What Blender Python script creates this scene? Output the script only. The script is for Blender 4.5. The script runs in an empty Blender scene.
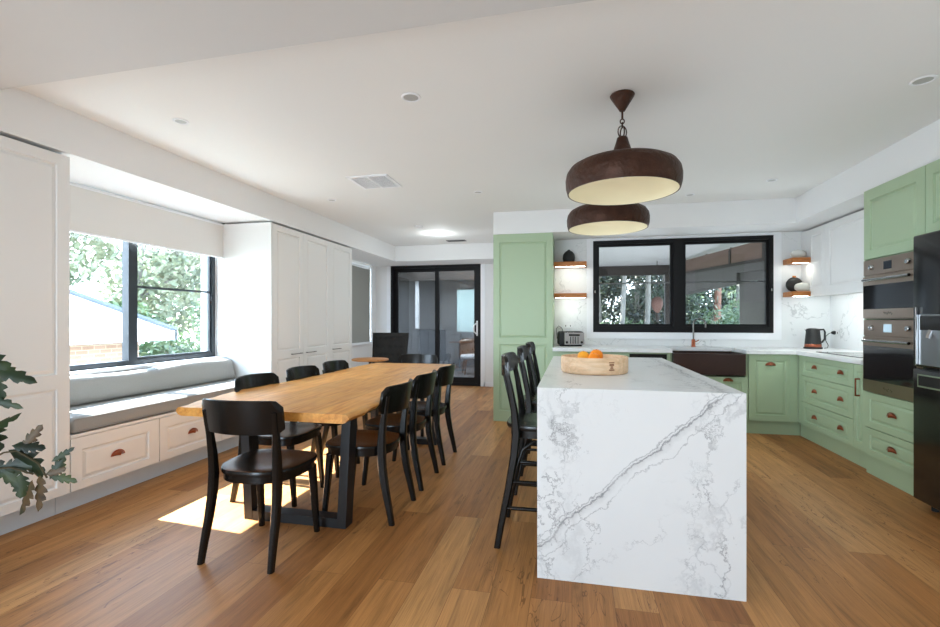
import bpy, bmesh, math, random
from mathutils import Vector, Matrix
random.seed(7)
PI = math.pi
SC = bpy.context.scene
COL = SC.collection

# ------------------------------------------------------------------ materials
def sr(r, g, b):
    f = lambda c: ((c / 255 + .055) / 1.055) ** 2.4 if c > 10 else c / 255 / 12.92
    return (f(r), f(g), f(b), 1)

def mat(name, col, rough=.5, metal=0, spec=.5, coat=0, emit=None, es=0, noise=0, nscale=8, bump=0, bscale=60):
    m = bpy.data.materials.new(name); m.use_nodes = True
    nt = m.node_tree; b = nt.nodes['Principled BSDF']
    b.inputs['Base Color'].default_value = col
    b.inputs['Roughness'].default_value = rough
    b.inputs['Metallic'].default_value = metal
    b.inputs['Specular IOR Level'].default_value = spec
    b.inputs['Coat Weight'].default_value = coat
    b.inputs['Coat Roughness'].default_value = .12
    if emit:
        b.inputs['Emission Color'].default_value = emit
        b.inputs['Emission Strength'].default_value = es
    tc = nt.nodes.new('ShaderNodeTexCoord')
    if noise:
        n = nt.nodes.new('ShaderNodeTexNoise'); n.inputs['Scale'].default_value = nscale; n.inputs['Detail'].default_value = 5
        nt.links.new(tc.outputs['Object'], n.inputs['Vector'])
        mx = nt.nodes.new('ShaderNodeMix'); mx.data_type = 'RGBA'
        mx.inputs[6].default_value = tuple(c * (1 - noise) for c in col[:3]) + (1,)
        mx.inputs[7].default_value = tuple(min(1, c * (1 + noise)) for c in col[:3]) + (1,)
        nt.links.new(n.outputs['Fac'], mx.inputs[0]); nt.links.new(mx.outputs[2], b.inputs['Base Color'])
    if bump:
        n = nt.nodes.new('ShaderNodeTexNoise'); n.inputs['Scale'].default_value = bscale; n.inputs['Detail'].default_value = 4
        nt.links.new(tc.outputs['Object'], n.inputs['Vector'])
        bp = nt.nodes.new('ShaderNodeBump'); bp.inputs['Strength'].default_value = bump; bp.inputs['Distance'].default_value = .01
        nt.links.new(n.outputs['Fac'], bp.inputs['Height']); nt.links.new(bp.outputs['Normal'], b.inputs['Normal'])
    return m

class NG:
    """tiny node helper"""
    def __init__(s, name):
        s.m = bpy.data.materials.new(name); s.m.use_nodes = True
        s.t = s.m.node_tree; s.b = s.t.nodes['Principled BSDF']
        s.tc = s.t.nodes.new('ShaderNodeTexCoord').outputs['Object']
    def n(s, typ, **k):
        nd = s.t.nodes.new(typ)
        for a, v in k.items(): setattr(nd, a, v)
        return nd
    def link(s, a, b): s.t.links.new(a, b)
    def math(s, op, a, b=None, c=None):
        nd = s.n('ShaderNodeMath', operation=op)
        for i, v in enumerate((a, b, c)):
            if v is None: continue
            if isinstance(v, (int, float)): nd.inputs[i].default_value = v
            else: s.link(v, nd.inputs[i])
        return nd.outputs[0]
    def noise(s, vec, scale, detail=5, rough=.5, dist=0):
        nd = s.n('ShaderNodeTexNoise'); s.link(vec, nd.inputs['Vector'])
        nd.inputs['Scale'].default_value = scale; nd.inputs['Detail'].default_value = detail
        nd.inputs['Roughness'].default_value = rough; nd.inputs['Distortion'].default_value = dist
        return nd.outputs['Fac']
    def mapping(s, vec, loc=(0,0,0), rot=(0,0,0), sc=(1,1,1)):
        nd = s.n('ShaderNodeMapping'); s.link(vec, nd.inputs[0])
        nd.inputs[1].default_value = loc; nd.inputs[2].default_value = rot; nd.inputs[3].default_value = sc
        return nd.outputs[0]
    def mix(s, f, a, b):
        nd = s.n('ShaderNodeMix', data_type='RGBA')
        for i, v in ((0, f), (6, a), (7, b)):
            if isinstance(v, (int, float, tuple)): nd.inputs[i].default_value = v
            else: s.link(v, nd.inputs[i])
        return nd.outputs[2]
    def ramp(s, f, pts):
        nd = s.n('ShaderNodeValToRGB'); s.link(f, nd.inputs[0]); e = nd.color_ramp.elements
        while len(e) < len(pts): e.new(.5)
        for el, (p, c) in zip(e, pts): el.position = p; el.color = c if isinstance(c, tuple) else (c, c, c, 1)
        return nd.outputs[0]
    def sep(s, vec):
        nd = s.n('ShaderNodeSeparateXYZ'); s.link(vec, nd.inputs[0]); return nd.outputs
    def bump(s, h, st=.2, d=.01):
        nd = s.n('ShaderNodeBump'); nd.inputs['Strength'].default_value = st; nd.inputs['Distance'].default_value = d
        s.link(h, nd.inputs['Height']); s.link(nd.outputs[0], s.b.inputs['Normal'])

def floor_mat():
    g = NG('timber_floor')
    v = g.mapping(g.tc, rot=(0, 0, PI / 2))
    br = g.n('ShaderNodeTexBrick', offset=.37, offset_frequency=2)
    g.link(v, br.inputs['Vector'])
    br.inputs['Color1'].default_value = (0, 0, 0, 1); br.inputs['Color2'].default_value = (1, 1, 1, 1)
    br.inputs['Mortar'].default_value = (.5, .5, .5, 1)
    br.inputs['Scale'].default_value = 1; br.inputs['Mortar Size'].default_value = .0012
    br.inputs['Mortar Smooth'].default_value = .3; br.inputs['Bias'].default_value = 0
    br.inputs['Brick Width'].default_value = 2.1; br.inputs['Row Height'].default_value = .18
    rnd = br.outputs['Color']
    sx = g.sep(g.tc)
    # per-plank offset of the grain
    cmb = g.n('ShaderNodeCombineXYZ')
    g.link(g.math('MULTIPLY_ADD', rnd, 7.3, g.math('MULTIPLY', sx[0], 9)), cmb.inputs[0])
    g.link(g.math('MULTIPLY_ADD', rnd, 31.0, g.math('MULTIPLY', sx[1], .8)), cmb.inputs[1])
    wood = g.noise(cmb.outputs[0], 2.2, 8, .62, .6)
    streak = g.noise(g.mapping(cmb.outputs[0], sc=(5, .7, 1)), 5, 6, .7, .3)
    base = g.ramp(rnd, [(0, sr(142, 93, 48)), (.35, sr(164, 113, 62)), (.7, sr(174, 123, 70)), (1, sr(188, 140, 86))])
    dark = g.ramp(wood, [(.28, .45), (.42, .80), (.58, 1.0), (.8, 1.16)])
    c1 = g.n('ShaderNodeMix', data_type='RGBA', blend_type='MULTIPLY'); c1.inputs[0].default_value = 1
    g.link(base, c1.inputs[6]); g.link(dark, c1.inputs[7])
    st = g.ramp(streak, [(.3, .62), (.5, .98), (.75, 1.12)])
    c2 = g.n('ShaderNodeMix', data_type='RGBA', blend_type='MULTIPLY'); c2.inputs[0].default_value = 1
    g.link(c1.outputs[2], c2.inputs[6]); g.link(st, c2.inputs[7])
    # gum veins
    gv = g.noise(g.mapping(cmb.outputs[0], sc=(.55, .9, 1)), 2.0, 3, .5, 1.0)
    vein = g.math('LESS_THAN', g.math('ABSOLUTE', g.math('SUBTRACT', gv, .47)), .005)
    vm = g.noise(g.tc, .8, 1)
    vein = g.math('MULTIPLY', vein, g.math('GREATER_THAN', vm, .50))
    c3 = g.mix(g.math('MULTIPLY', vein, .6), c2.outputs[2], sr(80, 48, 22))
    c4 = g.mix(g.math('MULTIPLY', br.outputs['Fac'], .6), c3, sr(70, 42, 20))
    g.link(c4, g.b.inputs['Base Color'])
    g.b.inputs['Roughness'].default_value = .48
    g.b.inputs['Specular IOR Level'].default_value = .3
    g.bump(g.math('SUBTRACT', streak, br.outputs['Fac']), .06, .004)
    return g.m

def wood_mat(name, c_dark, c_mid, c_light, axis='Y', rough=.45, board=.0, ring=6):
    g = NG(name)
    sc = {'Y': (9, .9, 9), 'X': (.9, 9, 9), 'Z': (9, 9, .9)}[axis]
    w = g.noise(g.mapping(g.tc, sc=sc), ring * .35, 7, .6, 1.2)
    fine = g.noise(g.mapping(g.tc, sc=tuple(q * 5 for q in sc)), 1.6, 4, .6)
    c = g.ramp(w, [(.3, c_dark), (.5, c_mid), (.72, c_light)])
    if board:
        br = g.n('ShaderNodeTexBrick', offset=.4)
        g.link(g.mapping(g.tc, rot=(0, 0, PI / 2)), br.inputs['Vector'])
        for k, val in (('Color1', (.80, .80, .80, 1)), ('Color2', (1.08, 1.08, 1.08, 1)), ('Mortar', (.7, .7, .7, 1))): br.inputs[k].default_value = val
        br.inputs['Scale'].default_value = 1; br.inputs['Mortar Size'].default_value = .0006
        br.inputs['Brick Width'].default_value = 1.5; br.inputs['Row Height'].default_value = board
        mm = g.n('ShaderNodeMix', data_type='RGBA', blend_type='MULTIPLY'); mm.inputs[0].default_value = 1
        g.link(c, mm.inputs[6]); g.link(br.outputs['Color'], mm.inputs[7]); c = mm.outputs[2]
    f = g.ramp(fine, [(.3, .84), (.7, 1.05)])
    mm = g.n('ShaderNodeMix', data_type='RGBA', blend_type='MULTIPLY'); mm.inputs[0].default_value = 1
    g.link(c, mm.inputs[6]); g.link(f, mm.inputs[7])
    g.link(mm.outputs[2], g.b.inputs['Base Color'])
    g.b.inputs['Roughness'].default_value = rough
    return g.m

def marble_mat(name, feature=False):
    g = NG(name)
    wv = g.n('ShaderNodeTexNoise'); wv.inputs['Scale'].default_value = 2.6; wv.inputs['Detail'].default_value = 6; wv.inputs['Roughness'].default_value = .62
    g.link(g.tc, wv.inputs['Vector'])
    vm = g.n('ShaderNodeVectorMath', operation='MULTIPLY_ADD'); g.link(wv.outputs['Color'], vm.inputs[0])
    vm.inputs[1].default_value = (.5, .5, .5); g.link(g.tc, vm.inputs[2]); warped = vm.outputs[0]
    def vein(scale, width, lo, hi, seed, sc=(1, 1, 1), amt=1.0):
        f = g.noise(g.mapping(warped, loc=(seed, seed * .7, seed * 1.3), sc=sc), scale, 4, .55)
        d = g.math('ABSOLUTE', g.math('SUBTRACT', f, .5))
        line = g.math('SUBTRACT', 1, g.math('MINIMUM', g.math('DIVIDE', d, width), 1))
        mask = g.ramp(g.noise(g.mapping(g.tc, loc=(seed * 2, 3, seed)), 1.7, 2), [(lo, 0.0), (hi, 1.0)])
        return g.math('MULTIPLY', g.math('MULTIPLY', g.math('POWER', line, 1.5), mask), amt)
    cloud = g.ramp(g.noise(warped, 1.1, 4), [(.35, 0.0), (.75, 1.0)])
    col = g.mix(g.math('MULTIPLY', cloud, .45), sr(222, 223, 223), sr(204, 206, 208))
    v1 = vein(1.5, .012, .45, .62, 2.1, (1, 1, .7), .55 if not feature else .3)
    v2 = vein(3.2, .010, .48, .66, 6.4, (1, 1, 1), .5 if not feature else .22)
    col = g.mix(v1, col, sr(120, 122, 126)); col = g.mix(v2, col, sr(140, 142, 145))
    if feature:
        s = g.sep(g.tc); X, Y, Z = s
        nz = g.math('SUBTRACT', g.noise(g.tc, 4.5, 7, .68), .5)
        nz2 = g.math('SUBTRACT', g.noise(g.mapping(g.tc, loc=(5, 2, 9)), 9, 6, .7), .5)
        def strand(coord, off, amp, w, fmask, strength):
            nonlocal col
            d = g.math('ABSOLUTE', g.math('ADD', g.math('SUBTRACT', coord, off), g.math('MULTIPLY_ADD', nz, amp, g.math('MULTIPLY', nz2, amp * .45))))
            l = g.math('SUBTRACT', 1, g.math('MINIMUM', g.math('DIVIDE', d, w), 1))
            l = g.math('MULTIPLY', g.math('MULTIPLY', l, strength), fmask) if fmask is not None else g.math('MULTIPLY', l, strength)
            col = g.mix(l, col, sr(112, 114, 118))
        # long diagonal running up to the right of the end panel
        diag = g.math('SUBTRACT', Z, g.math('MULTIPLY', X, .90))
        m1 = g.ramp(g.noise(g.tc, 3, 2), [(.3, .35), (.6, 1.0)])
        mt = g.ramp(g.noise(g.mapping(g.tc, sc=(1, 1, 1), loc=(4, 4, 4)), 6, 3), [(.35, 0.0), (.6, 1.0)])
        strand(diag, .31, .15, .009, m1, .9)
        strand(diag, .30, .15, .028, m1, .18)
        strand(diag, .33, .17, .006, m1, .7)
        strand(diag, .25, .24, .006, mt, .6)
        strand(g.math('ADD', X, g.math('MULTIPLY', Z, -.25)), -.22, .55, .010, mt, .8)
        strand(g.math('ADD', X, g.math('MULTIPLY', Z, -.12)), -.10, .60, .010, mt, .75)
        strand(g.math('ADD', X, g.math('MULTIPLY', Z, .15)), .10, .65, .008, mt, .6)
        strand(g.math('ADD', X, g.math('MULTIPLY', Z, .15)), .04, .35, .03, mt, .15)
        strand(g.math('ADD', X, g.math('MULTIPLY', Z, .10)), .66, .40, .009, mt, .8)
        strand(g.math('ADD', X, g.math('MULTIPLY', Z, -.15)), .50, .50, .008, mt, .55)
        strand(g.math('SUBTRACT', Z, g.math('MULTIPLY', X, .7)), .02, .45, .007, mt, .5)
    g.link(col, g.b.inputs['Base Color'])
    g.b.inputs['Roughness'].default_value = .28
    return g.m

def brick_mat():
    g = NG('neighbour_brick')
    br = g.n('ShaderNodeTexBrick'); g.link(g.mapping(g.tc, rot=(PI / 2, 0, PI / 2)), br.inputs['Vector'])
    g.t.nodes.remove(br)
    s = g.sep(g.tc); cmb = g.n('ShaderNodeCombineXYZ'); g.link(s[1], cmb.inputs[0]); g.link(s[2], cmb.inputs[1])
    br = g.n('ShaderNodeTexBrick'); g.link(cmb.outputs[0], br.inputs['Vector'])
    br.inputs['Color1'].default_value = sr(150, 122, 106); br.inputs['Color2'].default_value = sr(164, 138, 122)
    br.inputs['Mortar'].default_value = sr(180, 168, 150); br.inputs['Scale'].default_value = 1
    br.inputs['Mortar Size'].default_value = .008; br.inputs['Brick Width'].default_value = .24; br.inputs['Row Height'].default_value = .086
    g.link(br.outputs['Color'], g.b.inputs['Base Color']); g.b.inputs['Roughness'].default_value = .9
    return g.m

def leaf_mat(name, a, b, c, scale=3.0, trans=.25):
    g = NG(name)
    f = g.noise(g.tc, scale, 3)
    g.link(g.ramp(f, [(.32, a), (.5, b), (.68, c)]), g.b.inputs['Base Color'])
    g.b.inputs['Roughness'].default_value = .5
    out = g.t.nodes['Material Output']
    tr = g.n('ShaderNodeBsdfTranslucent'); g.link(g.ramp(f, [(.32, a), (.5, b), (.68, c)]), tr.inputs[0])
    mx = g.n('ShaderNodeMixShader'); mx.inputs[0].default_value = trans
    g.link(g.b.outputs[0], mx.inputs[1]); g.link(tr.outputs[0], mx.inputs[2]); g.link(mx.outputs[0], out.inputs[0])
    return g.m

def glass_mat(name, refl=.10, tint=(1, 1, 1, 1)):
    m = bpy.data.materials.new(name); m.use_nodes = True; t = m.node_tree; t.nodes.clear()
    o = t.nodes.new('ShaderNodeOutputMaterial'); tr = t.nodes.new('ShaderNodeBsdfTransparent'); gl = t.nodes.new('ShaderNodeBsdfGlossy')
    tr.inputs[0].default_value = tint; gl.inputs['Roughness'].default_value = .01
    lw = t.nodes.new('ShaderNodeLayerWeight'); lw.inputs[0].default_value = .5
    pw = t.nodes.new('ShaderNodeMath'); pw.operation = 'POWER'; t.links.new(lw.outputs['Facing'], pw.inputs[0]); pw.inputs[1].default_value = 5
    ma = t.nodes.new('ShaderNodeMath'); ma.operation = 'MULTIPLY_ADD'; t.links.new(pw.outputs[0], ma.inputs[0]); ma.inputs[1].default_value = .9; ma.inputs[2].default_value = refl
    mx = t.nodes.new('ShaderNodeMixShader'); t.links.new(ma.outputs[0], mx.inputs[0]); t.links.new(tr.outputs[0], mx.inputs[1]); t.links.new(gl.outputs[0], mx.inputs[2])
    t.links.new(mx.outputs[0], o.inputs[0]); return m

def emis(name, col, s):
    m = bpy.data.materials.new(name); m.use_nodes = True; t = m.node_tree; t.nodes.clear()
    o = t.nodes.new('ShaderNodeOutputMaterial'); e = t.nodes.new('ShaderNodeEmission'); e.inputs[0].default_value = col; e.inputs[1].default_value = s
    t.links.new(e.outputs[0], o.inputs[0]); return m

M = dict(
    floor=floor_mat(),
    wall=mat('wall_paint', sr(226, 226, 226), .7, noise=.015, nscale=2),
    ceil=mat('ceiling_paint', sr(228, 228, 226), .8, noise=.012, nscale=1.5),
    beam=mat('ceiling_paint_shaded', sr(205, 205, 204), .8, noise=.012, nscale=1.5),  # darker copy of the ceiling paint, underside shade put into the colour
    white=mat('white_joinery', sr(222, 221, 219), .42, noise=.01, nscale=2),
    trimw=mat('white_trim', sr(232, 233, 236), .4, noise=.01),
    green=mat('sage_green_paint', sr(162, 180, 148), .42, noise=.02, nscale=2.5),
    toe_grey=mat('grey_kick', sr(212, 222, 230), .5, noise=.03),
    black=mat('black_lacquer', (.005, .0045, .004, 1), .27, spec=.32, coat=.08, bump=.05, bscale=90),
    steel=mat('black_powdercoat', (.012, .012, .013, 1), .45, spec=.4, noise=.1),
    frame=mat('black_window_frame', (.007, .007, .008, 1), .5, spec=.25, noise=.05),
    frame_sun=mat('black_window_frame_sunlit', (.016, .020, .025, 1), .4, noise=.05),  # lighter copy of the black frame, sunlight put into the colour
    copper=mat('copper_pull', sr(160, 96, 72), .3, 1, noise=.06),
    chrome=mat('chrome', sr(190, 190, 190), .15, 1, noise=.02),
    gun=mat('gunmetal_bar', sr(120, 118, 114), .3, 1, noise=.02),
    ovensteel=mat('oven_bronze_steel', sr(165, 148, 134), .32, 1, noise=.05, nscale=3),
    ovenglass=mat('oven_black_glass', (.008, .008, .009, 1), .06, spec=.8, coat=.5, noise=.02),
    fridge=mat('fridge_black_steel', (.008, .0075, .007, 1), .16, 0, spec=.35, coat=.05, noise=.05),
    grey_al=mat('dispenser_grey', sr(140, 142, 146), .3, .8, noise=.05),
    fabric=mat('grey_linen', sr(150, 148, 144), .9, noise=.08, nscale=120, bump=.3, bscale=350),
    blind=mat('blind_fabric', sr(214, 212, 208), .9, noise=.02, nscale=200),
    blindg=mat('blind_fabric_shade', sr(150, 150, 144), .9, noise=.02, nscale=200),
    sink=mat('brown_granite_sink', sr(48, 32, 28), .35, noise=.2, nscale=60),
    darkgap=mat('dark_recess', (.01, .01, .01, 1), .8, noise=.1),
    table=wood_mat('oak_table_top', sr(182, 116, 42), sr(210, 148, 66), sr(226, 170, 88), 'Y', .42, board=.17),
    shelf=wood_mat('oak_shelf', sr(150, 90, 40), sr(182, 116, 58), sr(200, 138, 74), 'X', .5),
    bowl=wood_mat('birch_bowl', sr(205, 165, 125), sr(222, 188, 150), sr(232, 204, 170), 'X', .55),
    roundtop=wood_mat('pine_round_top', sr(170, 112, 60), sr(190, 132, 74), sr(206, 150, 92), 'X', .5),
    marble=marble_mat('marble'),
    marble_f=marble_mat('marble_island', True),
    bronze=mat('hammered_bronze', sr(64, 40, 28), .44, .4, spec=.4, noise=.75, nscale=14, bump=.9, bscale=34),
    cream=mat('cream_enamel', sr(226, 218, 192), .6, noise=.03),
    orange=mat('orange_peel', sr(240, 140, 20), .45, noise=.08, nscale=6, bump=.25, bscale=140),
    orange2=mat('pale_orange_peel', sr(246, 172, 40), .45, noise=.08, nscale=6, bump=.25, bscale=140),
    pebble=mat('pebble_ceramic', sr(205, 203, 194), .6, noise=.05, nscale=20),
    blackcer=mat('black_ceramic', (.015, .015, .015, 1), .6, noise=.2, bump=.3, bscale=60),
    brick=brick_mat(),
    colorbond=mat('pale_metal_roof', sr(238, 240, 242), .6, noise=.02),
    gutter=mat('slate_gutter', sr(58, 62, 68), .5, noise=.05),
    trunk=mat('gum_bark', sr(112, 108, 100), .9, noise=.35, nscale=5),
    trunkr=mat('rust_bark', sr(120, 88, 72), .9, noise=.3, nscale=5),
    leaf_light=leaf_mat('sunlit_leaves', sr(92, 100, 82), sr(128, 134, 106), sr(170, 170, 146), 1.2, .35),
    leaf_forest=leaf_mat('forest_leaves', sr(26, 34, 24), sr(48, 58, 40), sr(82, 92, 68), 1.0, .3),
    leaf_bright=leaf_mat('shrub_leaves', sr(44, 58, 34), sr(76, 92, 56), sr(118, 126, 92), 1.6, .3),
    plant=leaf_mat('houseplant_leaves', sr(14, 26, 12), sr(26, 44, 18), sr(58, 70, 26), 7, .08),
    plantb=leaf_mat('browned_leaves', sr(44, 34, 20), sr(84, 64, 34), sr(44, 46, 20), 14, .1),
    stem=mat('plant_stem', sr(70, 62, 40), .7, noise=.2),
    pot=mat('pot_clay', sr(90, 84, 80), .7, noise=.1), soil=mat('soil', sr(50, 38, 30), .95, noise=.3, nscale=40, bump=.6),
    grass=mat('lawn', sr(96, 96, 82), .95, noise=.25, nscale=6),
    verwall=mat('verandah_cladding', sr(84, 82, 80), .8, noise=.1),
    vertim=mat('verandah_timber', sr(44, 38, 34), .6, noise=.2),
    verbrown=mat('verandah_fascia', sr(104, 84, 72), .6, noise=.1),
    verceil=mat('verandah_ceiling', sr(196, 194, 194), .45, noise=.08, nscale=2),
    greypanel=mat('outdoor_grey_panel', sr(112, 113, 116), .7, noise=.06, nscale=3),
    paleblue=mat('pale_blue_glow', sr(176, 200, 200), .4, noise=.05, emit=sr(176, 200, 200), es=.35),  # self-glow puts daylight into a panel that is no lamp
    terracotta=mat('terracotta', sr(104, 76, 68), .7, noise=.15),
    tuft=mat('charcoal_upholstery', (.02, .019, .018, 1), .85, noise=.15, nscale=80, bump=.3, bscale=300),
    plastic=mat('white_plastic', sr(225, 225, 225), .4, noise=.01),
    ventdark=mat('vent_shadow', sr(30, 30, 30), .8, noise=.05),
    ventmid=mat('vent_grey', sr(120, 120, 120), .6, noise=.05),
    wicker=mat('brown_wicker', sr(120, 92, 74), .8, noise=.3, nscale=60),
    led=emis('led_strip', (1, .93, .82, 1), 12), lamp=emis('downlight_lens', (1, .97, .9, 1), 14), screen=mat('clock_screen', (.01, .012, .015, 1), .1, noise=.1),
    screenb=mat('clock_screen_lit', sr(150, 165, 175), .2, emit=sr(150, 165, 175), es=.5, noise=.1),
    glass=glass_mat('window_glass', .03), glass_dark=glass_mat('tinted_door_glass', .10, (.55, .55, .55, 1)),
    glass_k=glass_mat('kitchen_window_glass', .03, (.8, .8, .8, 1)),
    lens=mat('downlight_off', sr(178, 178, 176), .4, noise=.01),
    stamp=mat('burnt_stamp', sr(140, 98, 70), .8, noise=.1),
)

# ------------------------------------------------------------------ mesh helpers
class MB:
    def __init__(s): s.bm = bmesh.new()
    def box(s, x0, x1, y0, y1, z0, z1, bevel=0, mtx=None, seg=1):
        r = bmesh.ops.create_cube(s.bm, size=1)
        vs = r['verts']
        m = Matrix.Translation(((x0 + x1) / 2, (y0 + y1) / 2, (z0 + z1) / 2)) @ Matrix.Diagonal((abs(x1 - x0), abs(y1 - y0), abs(z1 - z0), 1))
        bmesh.ops.transform(s.bm, matrix=m, verts=vs)
        if bevel:
            es = list({e for v in vs for e in v.link_edges})
            q = bmesh.ops.bevel(s.bm, geom=es, offset=bevel, segments=seg, affect='EDGES', profile=.5)
            vs = list({v for f in q['faces'] for v in f.verts} | {v for v in vs if v.is_valid})
            # all verts of this island
            st = list(vs); seen = set(vs)
            while st:
                v = st.pop()
                for e in v.link_edges:
                    o = e.other_vert(v)
                    if o not in seen: seen.add(o); st.append(o)
            vs = list(seen)
        if mtx is not None: bmesh.ops.transform(s.bm, matrix=mtx, verts=vs)
        return s
    def loft(s, rings, close=True, cap=True):
        """rings: list of lists of Vector, same count; joined"""
        R = [[s.bm.verts.new(p) for p in r] for r in rings]
        n = len(R[0])
        for a, b in zip(R, R[1:]):
            for i in range(n if close else n - 1):
                j = (i + 1) % n
                try: s.bm.faces.new((a[i], a[j], b[j], b[i]))
                except ValueError: pass
        if cap:
            s.bm.faces.new(R[0][::-1]); s.bm.faces.new(R[-1])
        return s
    def tube(s, pts, rad, n=10, flat=None):
        pts = [Vector(p) for p in pts]
        rads = rad if isinstance(rad, (list, tuple)) else [rad] * len(pts)
        rings = []; up = None
        for i, p in enumerate(pts):
            d = (pts[min(i + 1, len(pts) - 1)] - pts[max(i - 1, 0)]).normalized()
            if up is None: up = d.orthogonal().normalized()
            else:
                up = (up - d * up.dot(d)).normalized()
            w = d.cross(up)
            rings.append([p + (up * math.cos(2 * PI * k / n) + w * math.sin(2 * PI * k / n)) * rads[i] for k in range(n)])
        return s.loft(rings)
    def bar(s, pts, wx, wy, r=.004, n=None):
        """rectangular-section bar following mostly vertical pts; wx, wy widths (scalars or lists)"""
        rings = []
        for i, p in enumerate(pts):
            a = (wx[i] if isinstance(wx, (list, tuple)) else wx) / 2; b = (wy[i] if isinstance(wy, (list, tuple)) else wy) / 2
            rr = min(r, a * .5, b * .5)
            q = [(-a + rr, -b), (a - rr, -b), (a, -b + rr), (a, b - rr), (a - rr, b), (-a + rr, b), (-a, b - rr), (-a, -b + rr)]
            rings.append([Vector((p[0] + u, p[1] + v, p[2])) for u, v in q])
        return s.loft(rings)
    def lathe(s, prof, n=32, c=(0, 0, 0), closed=False, mtx=None):
        rings = []
        for r, z in prof:
            rings.append([Vector((c[0] + r * math.cos(2 * PI * k / n), c[1] + r * math.sin(2 * PI * k / n), c[2] + z)) for k in range(n)])
        if mtx is not None: rings = [[mtx @ p for p in r] for r in rings]
        R = [[s.bm.verts.new(p) for p in r] for r in rings]
        pairs = list(zip(R, R[1:])) + ([(R[-1], R[0])] if closed else [])
        for a, b in pairs:
            for i in range(n):
                j = (i + 1) % n
                s.bm.faces.new((a[i], a[j], b[j], b[i]))
        if not closed:
            if prof[0][0] > 1e-4: s.bm.faces.new(R[0][::-1])
            if prof[-1][0] > 1e-4: s.bm.faces.new(R[-1])
        return s
    def grid(s, f, nu, nv, thick=None):
        V = [[s.bm.verts.new(f(i / nu, j / nv)) for j in range(nv + 1)] for i in range(nu + 1)]
        for i in range(nu):
            for j in range(nv): s.bm.faces.new((V[i][j], V[i + 1][j], V[i + 1][j + 1], V[i][j + 1]))
        return s
    def poly(s, pts):
        s.bm.faces.new([s.bm.verts.new(Vector(p)) for p in pts]); return s
    def prism(s, outline, z0, z1, bevel=0):
        """outline xy ccw"""
        rings = []
        if bevel:
            c = Vector((sum(p[0] for p in outline) / len(outline), sum(p[1] for p in outline) / len(outline)))
            def ins(d): 
                o = []
                for p in outline:
                    v = Vector(p) - c; L = v.length; o.append(c + v * ((L - d) / L))
                return o
            for d, z in ((bevel, z0), (0, z0 + bevel), (0, z1 - bevel), (bevel, z1)):
                rings.append([Vector((p[0], p[1], z)) for p in ins(d)])
        else:
            rings = [[Vector((p[0], p[1], z)) for p in outline] for z in (z0, z1)]
        return s.loft(rings)
    def solid(s, t):
        bmesh.ops.recalc_face_normals(s.bm, faces=s.bm.faces)
        bmesh.ops.solidify(s.bm, geom=list(s.bm.faces), thickness=t); return s
    def obj(s, name, m, parent=None, smooth=None, loc=None, recalc=True):
        bmesh.ops.remove_doubles(s.bm, verts=s.bm.verts, dist=1e-5)
        if recalc: bmesh.ops.recalc_face_normals(s.bm, faces=s.bm.faces)
        me = bpy.data.meshes.new(name); s.bm.to_mesh(me); s.bm.free()
        me.materials.append(m)
        if smooth is not None:
            for p in me.polygons: p.use_smooth = True
            try: me.set_sharp_from_angle(angle=math.radians(smooth))
            except Exception: pass
        o = bpy.data.objects.new(name, me); COL.objects.link(o)
        if parent: o.parent = parent
        if loc: o.location = loc
        return o

def tag(o, label=None, cat=None, group=None, kind=None):
    if label: o['label'] = label
    if cat: o['category'] = cat
    if group: o['group'] = group
    if kind: o['kind'] = kind
    return o
def thing(name, label, cat, loc=(0, 0, 0), rz=0, group=None):
    e = bpy.data.objects.new(name, None); COL.objects.link(e); e.empty_display_size = .1
    e.location = loc; e.rotation_euler = (0, 0, rz); return tag(e, label, cat, group)
def kids(o): return [c for c in list(COL.objects) if c.parent == o]
def dup(o, loc, rz, label, parent=None):
    c = o.copy(); COL.objects.link(c); c.parent = parent
    if parent is None:
        c.location = loc; c.rotation_euler = (0, 0, rz); c['label'] = label
    for k in kids(o): dup(k, None, None, None, c)
    return c
def struct(name, mb, m, label, parent=None):
    o = mb.obj(name, m, parent); o['kind'] = 'structure'; o['label'] = label; o['category'] = name.split('_')[0]; return o

def panel_mb(x0, x1, z0, z1, opens, t=.02, y=0):
    """cabinet front facing -y at y, with routed raised panels; opens = [(x0,x1,z0,z1)]"""
    mb = MB(); bm = mb.bm
    xs = sorted({x0, x1, *[o[0] for o in opens], *[o[1] for o in opens]})
    zs = sorted({z0, z1, *[o[2] for o in opens], *[o[3] for o in opens]})
    for a, b in zip(xs, xs[1:]):
        for c, d in zip(zs, zs[1:]):
            mx, mz = (a + b) / 2, (c + d) / 2
            if any(o[0] < mx < o[1] and o[2] < mz < o[3] for o in opens): continue
            mb.poly([(a, y, c), (b, y, c), (b, y, d), (a, y, d)])
    for (a, b, c, d) in opens:
        lv = [(0, 0), (.004, .010), (.012, .012), (.030, .004), (.034, .004)]
        prev = None
        for ins, dep in lv:
            q = [bm.verts.new((a + ins, y + dep, c + ins)), bm.verts.new((b - ins, y + dep, c + ins)), bm.verts.new((b - ins, y + dep, d - ins)), bm.verts.new((a + ins, y + dep, d - ins))]
            if prev:
                for i in range(4):
                    j = (i + 1) % 4; bm.faces.new((prev[i], prev[j], q[j], q[i]))
            prev = q
        bm.faces.new(prev)
    Yb = y + t
    mb.poly([(x0, Yb, z0), (x0, Yb, z1), (x1, Yb, z1), (x1, Yb, z0)])
    mb.poly([(x0, y, z0), (x0, y, z1), (x0, Yb, z1), (x0, Yb, z0)]); mb.poly([(x1, y, z0), (x1, Yb, z0), (x1, Yb, z1), (x1, y, z1)])
    mb.poly([(x0, y, z1), (x1, y, z1), (x1, Yb, z1), (x0, Yb, z1)]); mb.poly([(x0, y, z0), (x0, Yb, z0), (x1, Yb, z0), (x1, y, z0)])
    return mb

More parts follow.
